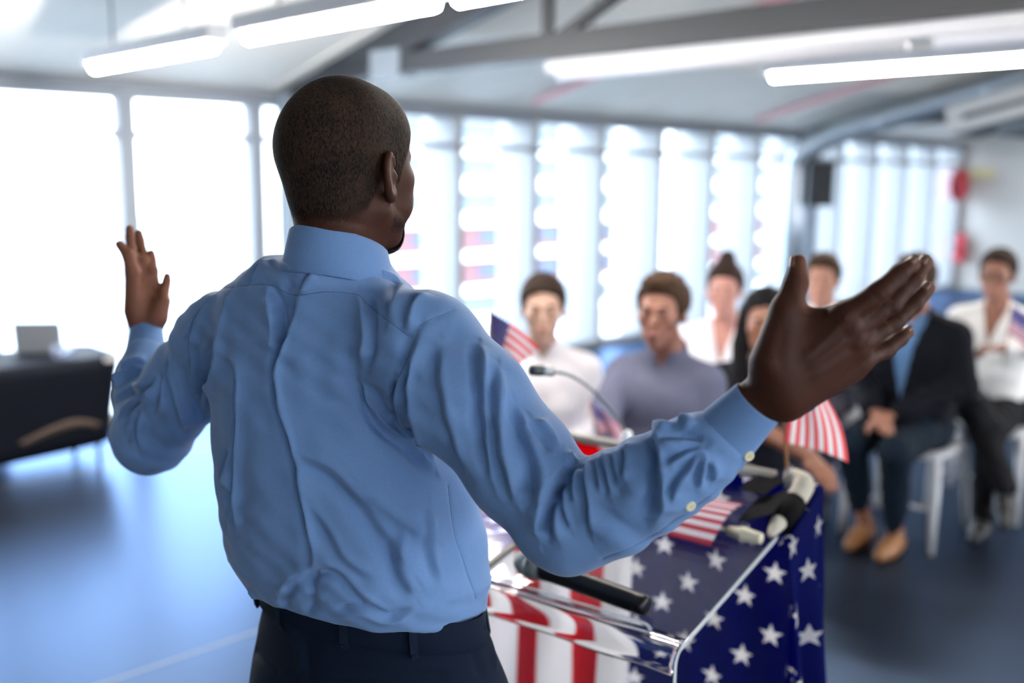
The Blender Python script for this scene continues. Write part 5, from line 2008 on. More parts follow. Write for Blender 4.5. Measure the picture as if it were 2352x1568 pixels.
body_me = np_mesh('person', bV, bF)
# lighter palm side of the left hand and of the thumb and fingertips
palm = np.zeros(len(bV), np.float32)
N_ = normals(bV, bF)
dl_, _ = seg_dist(bV, [list(lp(338, 740)), list(lp(335, 640)), list(lp(315, 540))])
dth, _ = seg_dist(bV, [list(q[0]) for q in thumb_l] + [list(thumb_l[-1][1])])
facing = -(N_ @ vl)
inl = (bV >= bll[0]).all(1) & (bV <= bll[1]).all(1) & (bV[:, 2] > P(338, 765, LY).z)
palm[inl] = np.clip(facing[inl] * 1.3 + 0.1, 0, 1)
inr = (bV >= brl[0]).all(1) & (bV <= brl[1]).all(1) & (bV[:, 2] > WR_R.z - 0.02)
tips_, _ = seg_dist(bV[inr], [list(P(1846, 700, HY)), list(P(1846, 600, HY + 0.01))])
palm[inr] = np.clip(1.4 - tips_ / 0.010, 0, 1) * 0.5
for b_ in (fing_r[2][1], fing_r[5][1], fing_r[8][1], fing_r[11][1]):
    d__ = np.sqrt(((bV[inr] - np.array(b_)) ** 2).sum(1))
    palm[inr] = np.maximum(palm[inr], np.clip(1.6 - d__ / 0.008, 0, 1) * 0.45)
at = body_me.attributes.new('palm', 'FLOAT', 'POINT')
at.data.foreach_set('value', palm)
man = link('person', body_me, M_SKIN)
tag(man, 'man standing with arms spread, seen from behind, cropped hair, light blue shirt, navy trousers', 'person')

# --- hair: a cropped cap that thins out at nape and temples, and a goatee
q = (bV - np.array(EARMID)) @ np.array(HROT).T / HS
x_, y_, z_ = q[:, 0], q[:, 1], q[:, 2]
hl = np.interp(y_, [-0.11, -0.05, -0.03, -0.02, -0.008, 0.010, 0.018, 0.034, 0.042, 0.09], [-0.078, -0.074, -0.056, -0.040, -0.020, 0.004, -0.016, -0.014, 0.012, 0.088])
band = np.interp(y_, [-0.05, -0.015, 0.02], [0.052, 0.026, 0.014])
ear_d = np.sqrt(((np.abs(x_) - 0.083) / 0.9) ** 2 + ((y_ + 0.008) / 1.0) ** 2 + ((z_ - 0.0) / 1.75) ** 2)
fade = np.clip((z_ - hl) / band, 0, 1) * np.clip((ear_d - 0.0175) / 0.007, 0, 1)
rr_ = np.sqrt((q ** 2).sum(1))
inside = (rr_ < 0.17) & (z_ > -0.09)
fade = np.where(inside, fade, 0)


def shell(name, keep, off, fadev, m):
    fk = bF[keep[bF].all(1)]
    u, inv = np.unique(fk, return_inverse=True)
    me = np_mesh(name, bV[u] + N_[u] * off[u][:, None], inv.reshape(fk.shape))
    a_ = me.attributes.new('fade', 'FLOAT', 'POINT')
    a_.data.foreach_set('value', fadev[u].astype(np.float32))
    return link(name, me, m, man)


def hair_mat(name, c1, c2, stubble=520):
    m, n, l, b = new_mat(name)
    x = NX(m)
    t = n.new('ShaderNodeTexCoord')
    mp = n.new('ShaderNodeMapping')
    mp.inputs['Scale'].default_value = (1.0, 1.0, 0.45)
    l.new(t.outputs['Object'], mp.inputs[0])
    nz = n.new('ShaderNodeTexNoise')
    nz.inputs['Scale'].default_value = stubble
    nz.inputs['Detail'].default_value = 2.5
    nz.inputs['Roughness'].default_value = 0.6
    nz.inputs['Distortion'].default_value = 0.8
    l.new(mp.outputs[0], nz.inputs['Vector'])
    big = n.new('ShaderNodeTexNoise')
    big.inputs['Scale'].default_value = 30
    l.new(t.outputs['Object'], big.inputs['Vector'])
    tone = x.m('ADD', x.m('MULTIPLY', nz.outputs['Fac'], 0.75), x.m('MULTIPLY', big.outputs['Fac'], 0.25))
    cr = n.new('ShaderNodeValToRGB')
    cr.color_ramp.elements[0].position, cr.color_ramp.elements[0].color = 0.36, (*c1, 1)
    cr.color_ramp.elements[1].position, cr.color_ramp.elements[1].color = 0.66, (*c2, 1)
    l.new(tone, cr.inputs[0])
    l.new(cr.outputs[0], b.inputs['Base Color'])
    b.inputs['Roughness'].default_value = 0.75
    b.inputs['Specular IOR Level'].default_value = 0.15
    bp = n.new('ShaderNodeBump')
    bp.inputs['Strength'].default_value = 0.9
    bp.inputs['Distance'].default_value = 0.003
    l.new(nz.outputs['Fac'], bp.inputs['Height'])
    l.new(bp.outputs[0], b.inputs['Normal'])
    at_ = n.new('ShaderNodeAttribute')
    at_.attribute_name = 'fade'
    # single hairs thin out where the cut fades
    thr = x.m('ADD', x.m('MULTIPLY', at_.outputs['Fac'], 1.15), x.m('MULTIPLY', x.m('SUBTRACT', nz.outputs['Fac'], 0.5), 1.1))
    al = n.new('ShaderNodeMapRange')
    al.inputs['From Min'].default_value = 0.25
    al.inputs['From Max'].default_value = 0.70
    l.new(thr, al.inputs['Value'])
    l.new(al.outputs[0], b.inputs['Alpha'])
    return m


M_HAIR = hair_mat('cropped_black_hair', (0.003, 0.0022, 0.0019), (0.052, 0.029, 0.0185), 400)
M_BEARD = hair_mat('black_beard', (0.006, 0.005, 0.005), (0.018, 0.013, 0.012))
hair = shell('hair', fade > 0.002, 0.0006 + 0.0016 * fade, fade, M_HAIR)
chin = np.clip((0.0 - (z_ + 0.050)) / 0.012, 0, 1) * np.clip((y_ - 0.040) / 0.012, 0, 1) * np.clip((0.040 - np.abs(x_)) / 0.01, 0, 1) * (z_ > -0.125)
must = np.clip(1.6 - np.sqrt(((np.abs(x_)) / 0.026) ** 2 + ((z_ + 0.036) / 0.006) ** 2), 0, 1) * (y_ > 0.075)
jawst = 0.45 * np.clip(1 - np.abs(z_ + 0.070 - 0.25 * np.clip(0.05 - y_, 0, 1)) / 0.025, 0, 1) * (y_ > 0.02) * (np.abs(x_) > 0.02)
bfade = np.where(rr_ < 0.17, np.maximum(np.maximum(chin, must), jawst), 0)
beard = shell('goatee', bfade > 0.002, 0.0004 + 0.006 * np.clip(bfade, 0, 1) * (chin > 0.2) + 0.001, bfade, M_BEARD)
for s in (-1, 1):
    eye_m = MB().lathe([(0.0001, -0.0118), (0.006, -0.010), (0.0102, -0.006), (0.0118, 0), (0.0102, 0.006), (0.006, 0.010), (0.0001, 0.0118)], 16)
    eo = eye_m.build('eye', mat('eye_white', (0.75, 0.72, 0.68), 0.2), man)
    eo.matrix_basis = man.matrix_world.inverted() @ Matrix.Translation(hw(s * 0.032, 0.0815, 0.012))
    br_ = MB().tube([hw(s * 0.016, 0.099, 0.030), hw(s * 0.032, 0.098, 0.035), hw(s * 0.046, 0.086, 0.031)], [0.003, 0.004, 0.002], 8)
    br_.build('eyebrow', M_BEARD, man)

# nails of the right hand and of the thumbs
M_NAIL = mat('fingernail', (0.19, 0.10, 0.075), 0.3)


def nail(name, base, tip, r, side):
    base, tip = Vector(base), Vector(tip)
    t = (tip - base).normalized()
    u = t.cross(side).normalized()
    n_ = u.cross(t).normalized()
    if n_.dot(side) < 0:
        n_ = -n_
    vs, fs = [], []
    c = tip - t * r * 0.1
    for i in range(7):
        for j in range(6):
            a = (i / 6 - 0.5) * 1.9
            k = j / 5
            wr = math.sin(0.35 + 0.55 * PI * min(1, k + 0.25)) if k < 0.9 else 0.8
            vs.append(c + t * (k - 0.55) * r * 1.7 + (n_ * math.cos(a * wr) + u * math.sin(a * wr)) * (r * (1.035 - 0.16 * max(0, k - 0.45))))
    for i in range(6):
        for j in range(5):
            a = i * 6 + j
            fs.append((a, a + 6, a + 7, a + 1))
    o = MB().add(vs, fs, True).build('fingernail', M_NAIL, man)
    sd = o.modifiers.new('thickness', 'SOLIDIFY')
    sd.thickness = 0.0006
    return o


to_cam = -Vector(vn)
upv = Vector((-0.55, -0.35, 0.75)).normalized()
nail('n', fing_r[2][0], fing_r[2][1], 0.0080, upv)
nail('n', fing_r[5][0], fing_r[5][1], 0.0076, upv)
nail('n', fing_r[8][0], fing_r[8][1], 0.0075, upv)
nail('n', fing_r[11][0], fing_r[11][1], 0.0066, upv)
nail('n', thumb_r[2][0], thumb_r[2][1], 0.0092, Vector((-0.8, 0.1, 0.35)).normalized())
# --- shirt: one cloth body with sleeves
rows = [  # photo row, left edge, right edge of the trunk, depth of the section centre, half thickness
    (1425, 640, 1075, 1.345, 0.112), (1395, 606, 1092, 1.345, 0.120), (1365, 568, 1112, 1.345, 0.136), (1300, 527, 1122, 1.345, 0.145),
    (1200, 509, 1108, 1.345, 0.140), (1100, 494, 1080, 1.347, 0.132), (980, 488, 1035, 1.350, 0.128), (860, 490, 1005, 1.352, 0.125),
    (760, 505, 985, 1.350, 0.115), (690, 540, 960, 1.345, 0.095), (640, 600, 920, 1.340, 0.086), (604, 645, 894, 1.335, 0.078), (578, 672, 878, 1.335, 0.064)]
sz, sc_, sa, sb = [], [], [], []
NE = 2.5
MX = NE / (NE - 1)
for y, xl, xr, Yc, b_ in rows:
    c = P((xl + xr) / 2, y, Yc)
    wd = (P(xr, y, Yc) - P(xl, y, Yc)).length / 2
    az = math.atan2(c.x, c.y)
    th = PSI - az
    rem = max(wd ** MX - (b_ * math.sin(th)) ** MX, (0.25 * wd) ** MX)
    a_ = rem ** (1 / MX) / math.cos(th)
    sz.append(c.z)
    sc_.append((c.x, c.y))
    sa.append(a_)
    sb.append(b_)
sz, sc_, sa, sb = np.array(sz), np.array(sc_), np.array(sa), np.array(sb)


def trunk_cloth(p):
    w0 = (p[:, 0] - sc_[0, 0]) * FW.x + (p[:, 1] - sc_[0, 1]) * FW.y
    zt = p[:, 2] + 0.20 * w0 * np.clip((1.20 - p[:, 2]) / 0.15, 0, 1)      # the hem rides higher at the back
    z = np.clip(zt, sz[0], sz[-1])
    cx, cy = np.interp(z, sz, sc_[:, 0]), np.interp(z, sz, sc_[:, 1])
    a_, b_ = np.interp(z, sz, sa), np.interp(z, sz, sb)
    dx, dy = p[:, 0] - cx, p[:, 1] - cy
    u = dx * RT.x + dy * RT.y
    w = dx * FW.x + dy * FW.y
    k = (np.abs(u / a_) ** NE + np.abs(w / b_) ** NE) ** (1 / NE)
    d = (k - 1) * np.minimum(a_, b_) * 0.9
    cap = np.maximum(p[:, 2] - sz[-1], 1.052 - 0.20 * w - p[:, 2])
    return np.maximum(d, cap)


arm_rp = cones([(SH_R, 0.074), (P(1085, 925, 1.185), 0.069), (P(1195, 1065, 1.15), 0.065), (EL_R, 0.0605), (P(1400, 1160, 1.095), 0.0560), (P(1500, 1108, 1.075), 0.0510), (P(1590, 1052, 1.058), 0.0440), (P(1640, 1020, 1.05), 0.036)])
arm_lp = cones([(SH_L, 0.068), (P(432, 880, 1.505), 0.063), (EL_L, 0.0600), (P(338, 910, 1.615), 0.0490), (P(335, 850, 1.64), 0.0400), (P(335, 822, 1.655), 0.034)])
sho = [(np.array(P(866, 732, 1.305)), SH_R, 0.045, 0.070, None), (np.array(P(640, 668, 1.37)), SH_L, 0.050, 0.064, None)]
ARF = part_where(field(arm_rp, 0.02), *bounds(arm_rp, 0.10))
ALF = part_where(field(arm_lp, 0.02), *bounds(arm_lp, 0.10))
blade_l, blade_r = np.array(P(600, 850, 1.265)), np.array(P(855, 830, 1.225))


def shirt_field(p):
    d = trunk_cloth(p)
    for a, b, ra, rb, fl in sho:
        d = smin(d, d_cone(p, a, b, ra, rb, fl), 0.045)
    d = smin(d, ARF(p), 0.022)
    return smin(d, ALF(p), 0.030)


lo = np.minimum(np.minimum(bounds(arm_rp, 0.09)[0], bounds(arm_lp, 0.09)[0]), (-0.6, 1.0, sz[0] - 0.02))
hi = np.maximum(np.maximum(bounds(arm_rp, 0.09)[1], bounds(arm_lp, 0.09)[1]), (0.2, 1.6, sz[-1] + 0.02))
sV, sF = surface_nets(shirt_field, lo, hi, 0.0028)
sV = relax(sV, sF, 3, 0.5)


def cr(x, y):           # trace read off the enlarged back
    return (450 + x / 1.468, 500 + y / 1.468)


def cl2(x, y):          # enlarged left arm
    return (200 + x / 2.45, 480 + y / 2.45)


def cs(x, y):           # enlarged right sleeve
    return (1180 + x / 3.178, 950 + y / 3.178)


A = lambda f, *pts: [f(*p) for p in pts]
ST = []
def fold(pts, w, amp, side=0, hard=0):
    """A fold: a ridge with a hollow beside it (side in photo pixels to the right of the line)."""
    amp *= 1.6
    w *= 0.95
    ST.append((pts, w, amp, hard, side))


# two back pleats that fall from the yoke and meet
fold(A(cr, (352, 258), (335, 330), (305, 430), (283, 505), (300, 640), (345, 800), (372, 960), (398, 1120), (405, 1180)), 0.009, 0.0085, 20)
fold(A(cr, (238, 235), (255, 300), (262, 400), (268, 480)), 0.008, 0.006, -18)
ST.append((A(cr, (300, 260), (295, 330), (282, 430)), 0.016, -0.009))
ST.append((A(cr, (205, 480), (215, 700), (235, 950), (270, 1150)), 0.030, 0.006))
fold(A(cr, (100, 470), (140, 500), (153, 560), (148, 720), (140, 900), (138, 1070)), 0.007, 0.006, 20)
fold(A(cr, (135, 225), (105, 310), (85, 420), (75, 500), (40, 600), (45, 650)), 0.008, 0.007, 20)
ST.append((A(cr, (60, 420), (40, 500), (30, 560)), 0.010, -0.006))
# right shoulder blade and drag lines to the armpit
fold(A(cr, (545, 255), (572, 330), (580, 420), (562, 510)), 0.008, 0.006, -18)
fold(A(cr, (560, 545), (590, 620), (640, 700), (720, 760), (800, 850)), 0.008, 0.0075, 20)
ST.append((A(cr, (600, 560), (625, 640), (660, 700)), 0.010, -0.008))
fold(A(cr, (500, 380), (480, 500), (470, 620)), 0.018, 0.003)
fold(A(cr, (355, 430), (350, 560), (370, 700)), 0.02, 0.003)
fold(A(cr, (330, 780), (440, 830), (540, 920), (640, 1050), (730, 1190)), 0.014, 0.0055, 34)
fold(A(cr, (560, 900), (660, 990), (760, 1060), (790, 1080)), 0.013, 0.004, 26)
fold(A(cr, (320, 1230), (400, 1170), (480, 1180), (570, 1270), (650, 1330)), 0.010, 0.005, 22)
fold(A(cr, (400, 960), (460, 1060), (520, 1150), (620, 1210)), 0.012, 0.004, 24)
fold(A(cr, (700, 1050), (690, 1170), (740, 1270)), 0.012, 0.004, 22)
fold(A(cr, (790, 980), (800, 1120), (830, 1230)), 0.010, 0.003, 18)
fold(A(cr, (270, 1320), (300, 1240), (340, 1200)), 0.008, 0.004, 16)
fold(A(cr, (380, 1220), (390, 1290), (370, 1340)), 0.008, -0.004)
fold(A(cr, (180, 1250), (230, 1310), (280, 1340)), 0.009, 0.004, 14)
fold(A(cr, (470, 1340), (560, 1330), (650, 1360), (740, 1330)), 0.008, 0.004, -16)
fold(A(cr, (120, 780), (100, 900), (130, 1000)), 0.009, 0.004, 14)
fold(A(cr, (90, 860), (125, 940), (110, 1040)), 0.007, 0.003, 12)
# yoke and collar gathers
fold(A(cr, (265, 140), (290, 162), (350, 185)), 0.006, 0.002, 12)
fold(A(cr, (226, 145), (218, 175), (185, 228)), 0.008, 0.0045, 16)
fold(A(cr, (400, 190), (375, 218), (352, 258)), 0.008, 0.0035, 20)
fold(A(cr, (325, 215), (300, 245), (290, 280)), 0.010, -0.004)
fold(A(cr, (575, 165), (610, 180), (660, 200), (690, 220)), 0.007, 0.003, 14)
fold(A(cr, (700, 225), (670, 290), (650, 350)), 0.008, 0.005, 16)
fold(A(cr, (770, 255), (730, 300), (715, 380)), 0.008, 0.005, 16)
# right sleeve head and upper arm
fold(A(cr, (760, 380), (735, 470), (730, 570), (750, 690), (800, 830)), 0.010, 0.008, 26)
fold(A(cr, (700, 500), (680, 590), (700, 680), (760, 800)), 0.008, 0.0055, 16)
fold(A(cr, (830, 430), (835, 560), (870, 720), (930, 870)), 0.011, 0.005, 24)
fold(A(cr, (960, 430), (972, 560), (980, 700), (1000, 880)), 0.009, 0.0065, 22)
fold(A(cr, (1022, 510), (1020, 640), (1040, 800), (1080, 960)), 0.009, 0.0065, 24)
fold([(1186, 935), (1215, 1010), (1240, 1090), (1235, 1180)], 0.010, 0.006, 24)
fold([(1228, 965), (1262, 1000), (1280, 1040)], 0.010, 0.005, 20)
# elbow and forearm
fold(A(cs, (425, 340), (350, 410), (260, 530), (205, 670), (180, 820), (190, 930)), 0.009, 0.0085, -22)
ST.append((A(cs, (410, 390), (330, 480), (260, 620)), 0.010, -0.007))
fold(A(cs, (370, 330), (405, 310), (425, 350)), 0.007, 0.006)
for pts in (((395, 400), (375, 520), (385, 690), (420, 830)), ((450, 380), (440, 500), (450, 650)), ((535, 330), (530, 480), (555, 700), (570, 900)), ((610, 320), (625, 440), (650, 560)),
            ((660, 300), (690, 420), (720, 600)), ((735, 270), (755, 380), (780, 520)), ((830, 220), (832, 350), (815, 500))):
    fold(A(cs, *pts), 0.0055, 0.0042, 12)
fold(A(cs, (250, 620), (240, 760), (260, 880)), 0.008, 0.004, 16)
fold(A(cs, (330, 640), (310, 780), (330, 920)), 0.008, 0.004, 16)
fold(A(cs, (1040, 120), (1075, 230), (1092, 340), (1088, 480), (1070, 640), (1020, 760)), 0.009, 0.0090, 24)
fold(A(cs, (1030, 110), (1090, 100), (1150, 130)), 0.008, 0.006)
fold(A(cs, (1200, 60), (1260, 60), (1300, 110)), 0.008, 0.006)
fold(A(cs, (1385, 222), (1280, 205), (1190, 215), (1090, 245)), 0.0050, 0.0045, 12)
fold(A(cs, (1392, 245), (1290, 290), (1200, 340), (1120, 385)), 0.0050, 0.0045, 12)
fold(A(cs, (1398, 262), (1310, 370), (1220, 480), (1130, 620)), 0.0050, 0.0045, 12)
fold(A(cs, (1408, 280), (1375, 410), (1345, 540)), 0.0045, 0.0040, 12)
fold(A(cs, (1440, 330), (1465, 420), (1450, 500)), 0.0045, 0.0035, 10)
fold(A(cs, (900, 480), (860, 620), (740, 760)), 0.014, 0.003)
fold(A(cs, (1290, 560), (1180, 660), (1000, 800)), 0.014, 0.003)
# left sleeve
fold(A(cl2, (650, 770), (648, 920), (670, 1060), (705, 1160)), 0.008, 0.0065, 16)
fold(A(cl2, (600, 900), (580, 950), (620, 1060), (690, 1180)), 0.008, 0.005, 14)
fold(A(cl2, (720, 460), (650, 600), (600, 700), (570, 790)), 0.008, 0.005, 14)
fold(A(cl2, (470, 850), (485, 980), (520, 1130), (545, 1240)), 0.008, 0.006, 14)
fold(A(cl2, (430, 930), (425, 1060), (400, 1160)), 0.007, 0.0045, 12)
fold(A(cl2, (400, 980), (330, 1060), (275, 1170), (245, 1300)), 0.009, 0.008, 18)
fold(A(cl2, (330, 1130), (300, 1240), (310, 1370)), 0.007, 0.005, 12)
fold(A(cl2, (150, 1000), (210, 920), (300, 890), (400, 920)), 0.008, 0.0075, 16)
fold(A(cl2, (160, 1060), (250, 1010), (340, 990)), 0.008, 0.005, 14)
fold(A(cl2, (175, 1180), (240, 1100), (330, 1040)), 0.008, 0.005, 14)
fold(A(cl2, (200, 890), (280, 850), (380, 870), (440, 850)), 0.007, 0.005, 12)
SEAMS = ([(491, 663), (525, 660), (613, 653), (675, 677), (750, 670), (818, 676), (840, 694), (886, 732), (940, 772)],
         [(1040, 713), (968, 745), (957, 772), (934, 827), (896, 909)], [(498, 660), (445, 733), (433, 786), (437, 860)],
         [(1029, 1113), (1043, 1222), (1063, 1283), (1094, 1375)], [(1644, 1128), (1583, 1172), (1482, 1240), (1385, 1284)])
for pts in SEAMS:
    ST.append((pts, 0.0030, -0.0014, 1))
sV = brush(sV, sF, ST)
# loose cloth is never quite smooth: shallow long waves over the whole shirt
lz = sV @ np.array((0.3, 0.2, 0.93))
lx = sV @ np.array((0.85, -0.5, 0.1))
wob = 0.0011 * np.sin(lx * 95 + 2.2 * np.sin(lz * 17)) * np.sin(lz * 11 + 1.7 * np.sin(lx * 23)) + 0.0008 * np.sin(lx * 60 + lz * 140 + 3 * np.sin(lz * 21))
sV = sV + normals(sV, sF) * wob[:, None]
sV = relax(sV, sF, 1, 0.4)
shirt = link('shirt', np_mesh('shirt', sV, sF), M_SHIRT, man)
# stitched seams
M_SEAM = cloth_mat('seam_thread', (0.060, 0.115, 0.24), (0.08, 0.14, 0.28))
sbv = BVHTree.FromPolygons([tuple(v) for v in sV], [tuple(f) for f in sF])
for pts in SEAMS:
    run = []
    for q in spline([(x, y, 0) for x, y in pts], 14):
        h = sbv.ray_cast(Vector((0, 0, CAM_H)), ray(q.x, q.y).normalized())
        if h[0] is not None and (not run or (h[0] - run[-1]).length < 0.05):
            run.append(h[0] - h[1] * 0.0003)
    if len(run) > 3:
        MB().tube(run, 0.0006, 6).build('seam', M_SEAM, shirt)


# collar: stand, fold and fall
NC = P(779, 556, 1.333)
cpsi = math.radians(28)
CF = Vector((math.sin(cpsi), math.cos(cpsi), 0))
CR = Vector((math.cos(cpsi), -math.sin(cpsi), 0))
prof = [(0.0660, -0.046), (0.0610, -0.034), (0.0600, -0.010), (0.0590, 0.018), (0.0594, 0.0235), (0.0612, 0.0255), (0.0632, 0.0235), (0.0665, 0.010), (0.0715, -0.012), (0.0765, -0.033), (0.0750, -0.0345), (0.0700, -0.014), (0.0645, 0.008)]
rings = []
n = 72
for i in range(n + 1):
    a = -2.75 + 5.5 * i / n            # 0 at the nape
    f_, r_ = -math.cos(a), math.sin(a)
    ring = []
    for rad, z in prof:
        fall = 1.0 + (0.5 * max(0, abs(a) - 1.6) if z < 0 and rad > 0.07 else 0)
        el = 1.0 + 0.10 * abs(f_)
        p = NC + CR * r_ * rad + CF * (f_ * rad * el) + UP * (z * fall - 0.42 * (f_ + 1) * 0.055)
        ring.append(p)
    rings.append(ring)
co = MB()
co.loft(rings, True, True)
co.build('collar', M_SHIRT, man)


def cuff(name, c0, c1, ax_w, w0, w1, flat, m, thick=0.0022):
    """Band from c0 (hand side) to c1; widths are half-extents along ax_w."""
    c0, c1 = Vector(c0), Vector(c1)
    t = (c0 - c1).normalized()
    u = (Vector(ax_w) - t * Vector(ax_w).dot(t)).normalized()
    v = t.cross(u)
    rings = []
    for k, (c, w) in enumerate(((c1, w1 * 0.97), (c1.lerp(c0, 0.04), w1 * 1.03), (c1.lerp(c0, 0.3), w1 * 0.75 + w0 * 0.25), (c1.lerp(c0, 0.65), w1 * 0.35 + w0 * 0.65), (c1.lerp(c0, 0.97), w0), (c0, w0 * 0.985), (c0, w0 * 0.93), (c1.lerp(c0, 0.8), w0 * 0.92))):
        rings.append([c + u * math.cos(2 * PI * i / 56) * w + v * math.sin(2 * PI * i / 56) * w * flat * (1 + 0.02 * math.sin(6 * PI * i / 56)) for i in range(56)])
    return MB().loft(rings, False, True).build(name, m, man)


def at_px(x, y, a, b):
    return P(x, y, a)


w_r = (P(1776, 978, 1.035) - P(1705, 869, 1.035))
cuff('cuff', P(1741, 924, 1.032), P(1636, 1030, 1.052), w_r, 0.0300, 0.0375, 0.86, M_SHIRT)
w_l = (P(374, 760, 1.69) - P(299, 751, 1.69))
cuff('cuff', P(337, 755, 1.695), P(333, 832, 1.65), w_l, 0.0272, 0.0355, 0.85, M_SHIRT)

# buttons sewn on cuff and sleeve opening
M_BUT = mat('cream_button', (0.74, 0.68, 0.44), 0.35)
M_THREAD = mat('thread', (0.45, 0.50, 0.55), 0.8)


def button(px, py, Y, r=0.0058):
    eye = Vector((0, 0, CAM_H))
    d = ray(px, py).normalized()
    best = None
    for o in [shirt] + [c for c in man.children if c.name.startswith('cuff')]:
        bv = BVHTree.FromPolygons([tuple(v.co) for v in o.data.vertices], [tuple(f.vertices) for f in o.data.polygons])
        h = bv.ray_cast(eye, d)
        if h[0] is not None and (best is None or h[3] < best[3]):
            best = h
    c, nn = best[0], best[1].normalized()
    if nn.dot(d) > 0:
        nn = -nn
    nn = (nn * 0.6 - d * 0.4).normalized()
    q = nn.to_track_quat('Z', 'Y').to_matrix().to_4x4()
    M = Matrix.Translation(c + nn * 0.0006) @ q
    b = MB(M).lathe([(0.0001, 0.0), (r * 0.9, 0.0), (r, 0.0007), (r, 0.0016), (r * 0.92, 0.0021), (r * 0.72, 0.0016), (0.0001, 0.0015)], 24).build('button', M_BUT, man)
    t_ = MB(M)
    for dx in (-1, 1):
        t_.tube([(dx * 0.0011, -0.0011, 0.0016), (dx * 0.0011, 0, 0.0021), (dx * 0.0011, 0.0011, 0.0016)], 0.0004, 6)
    t_.build('stitch', M_THREAD, b)


button(1719, 1046, 1.03)
button(1585, 1161, 1.05)

# --- trousers
trows = [(1.075, 596, 1098, 1400, 0.112), (1.03, 604, 1100, 1410, 0.116), (0.99, 590, 1128, 1470, 0.122), (0.945, 582, 1150, 1530, 0.128), (0.90, 578, 1162, 1590, 0.132)]
tz, tc_, ta, tb = [], [], [], []
for z, xl, xr, y, b_ in reversed(trows):
    a, b = P(xl, y, 1.345), P(xr, y, 1.345)
    c = (a + b) / 2
    wd = (b - a).length / 2
    th = PSI - math.atan2(c.x, c.y)
    MX2 = 2.0
    rem = max(wd ** 2 - (b_ * math.sin(th)) ** 2, 0.01)
    tz.append(z)
    tc_.append((c.x, c.y))
    ta.append(math.sqrt(rem) / math.cos(th))
    tb.append(b_)
tz, tc_, ta, tb = np.array(tz), np.array(tc_), np.array(ta), np.array(tb)


def trouser_field(p):
    z = np.clip(p[:, 2], tz[0], tz[-1])
    cx, cy = np.interp(z, tz, tc_[:, 0]), np.interp(z, tz, tc_[:, 1])
    a_, b_ = np.interp(z, tz, ta), np.interp(z, tz, tb)
    dx, dy = p[:, 0] - cx, p[:, 1] - cy
    u, w = dx * RT.x + dy * RT.y, dx * FW.x + dy * FW.y
    d = (np.sqrt((u / a_) ** 2 + (w / b_) ** 2) - 1) * np.minimum(a_, b_) * 0.9
    d = np.maximum(d, np.maximum(p[:, 2] + 0.20 * w - 1.058, 0.84 - p[:, 2]))
    c0 = np.array((tc_[0][0], tc_[0][1], 0.0))
    for s in (-1, 1):
        hip = c0 + rt * s * 0.092 + np.array((0, 0, 0.90))
        knee = np.array((PEL[0], PEL[1], 0.50)) + rt * s * 0.105 + fw * 0.02
        d = smin(d, d_cone(p, hip, knee, 0.104, 0.078), 0.03)
        d = smin(d, d_cone(p, knee, FT[s] + np.array((0, 0, 0.0)), 0.077, 0.066), 0.02)
        d = smin(d, d_ell(p, c0 + rt * s * 0.075 - fw * 0.055 + np.array((0, 0, 0.90)), (0.085, 0.085, 0.085)), 0.03)
    return np.maximum(d, 0.035 - p[:, 2])


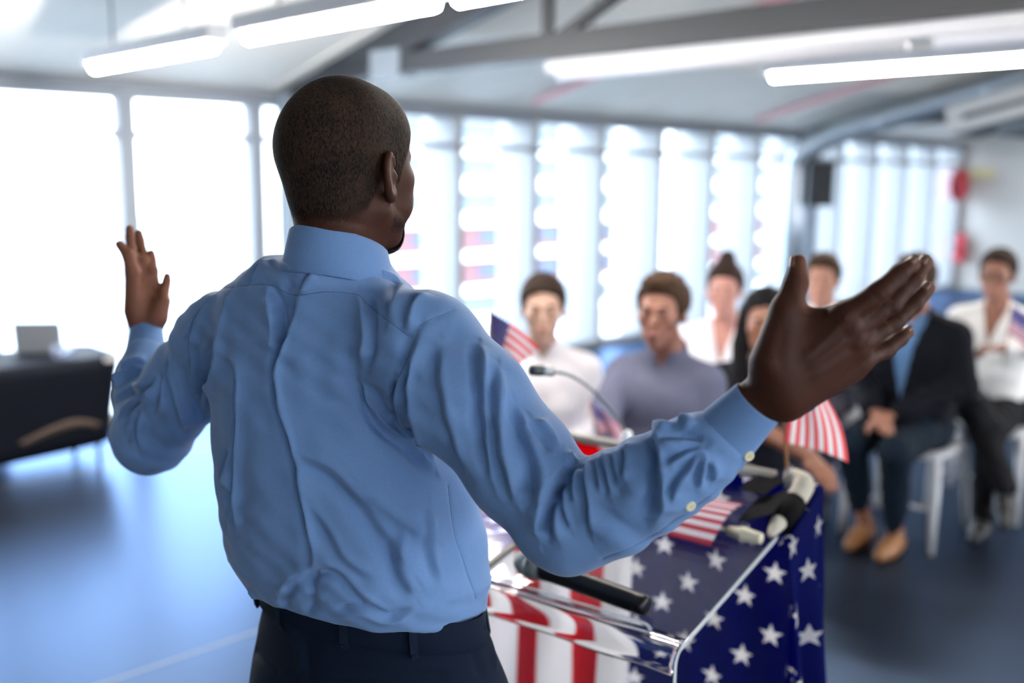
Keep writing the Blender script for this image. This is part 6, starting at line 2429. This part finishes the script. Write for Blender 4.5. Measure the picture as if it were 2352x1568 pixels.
tV, tF = surface_nets(trouser_field, (-0.62, 1.0, 0.0), (0.22, 1.75, 1.08), 0.006)
tV = relax(tV, tF, 3, 0.5)
tst = [([(634, 1410), (690, 1480), (692, 1560)], 0.012, 0.006), ([(660, 1410), (700, 1470), (705, 1560)], 0.010, -0.005), ([(583, 1488), (610, 1520), (634, 1542)], 0.006, -0.004, 1),
       ([(770, 1563), (880, 1556), (1008, 1550)], 0.006, -0.004, 1), ([(1096, 1420), (1120, 1470), (1140, 1540)], 0.010, 0.006), ([(1075, 1440), (1090, 1500), (1110, 1560)], 0.010, -0.005)]
tV = brush(tV, tF, tst)
link('trousers', np_mesh('trousers', tV, tF), M_TROUSER, man)
# waistband and belt loops
def waist(u_ang, z, off):
    c = Vector((np.interp(z, tz, tc_[:, 0]), np.interp(z, tz, tc_[:, 1]), z))
    a_, b_ = float(np.interp(z, tz, ta)) + off, float(np.interp(z, tz, tb)) + off
    return c + RT * (a_ * math.cos(u_ang)) + FW * (b_ * math.sin(u_ang)) - UP * (0.20 * b_ * math.sin(u_ang))


rings = []
for z, off in ((1.020, 0.002), (1.022, 0.005), (1.042, 0.005), (1.060, 0.004), (1.063, 0.001)):
    rings.append([waist(2 * PI * k / 96, z, off) for k in range(96)])
MB().loft(rings, False, True).build('waistband', M_TROUSER, man)
for a in (-2.6, -1.95, -1.30, -0.75, 0.6, 2.4):
    b = MB()
    pts = [waist(a, z, o_) for z, o_ in ((1.014, 0.003), (1.022, 0.009), (1.042, 0.0095), (1.062, 0.007))]
    for i in range(3):
        b.bar(pts[i], pts[i + 1], 0.011, 0.003, tuple((pts[i] - Vector((tc_[2][0], tc_[2][1], pts[i].z))).normalized()))
    b.build('belt_loop', M_TROUSER, man)
M_SHOE = mat('black_leather', (0.012, 0.011, 0.011), 0.3)
for s in (-1, 1):
    def shoe_f(p, s=s):
        f = FT[s]
        d = d_cone(p, f - fw * 0.045 + np.array((0, 0, -0.035)), f + fw * 0.06 + np.array((0, 0, -0.035)), 0.044, 0.046)
        d = smin(d, d_cone(p, f + fw * 0.06 + np.array((0, 0, -0.04)), f + fw * 0.165 + np.array((0, 0, -0.045)), 0.046, 0.032), 0.03)
        d = smin(d, d_cone(p, f, f + np.array((0, 0, 0.03)), 0.043, 0.042), 0.03)
        return np.maximum(d, 0.001 - p[:, 2])
    v_, f_ = surface_nets(shoe_f, FT[s] - np.array((0.25, 0.25, 0.09)), FT[s] + np.array((0.25, 0.3, 0.1)), 0.008)
    link('shoe', np_mesh('shoe', relax(v_, f_, 2), f_), M_SHOE, man)
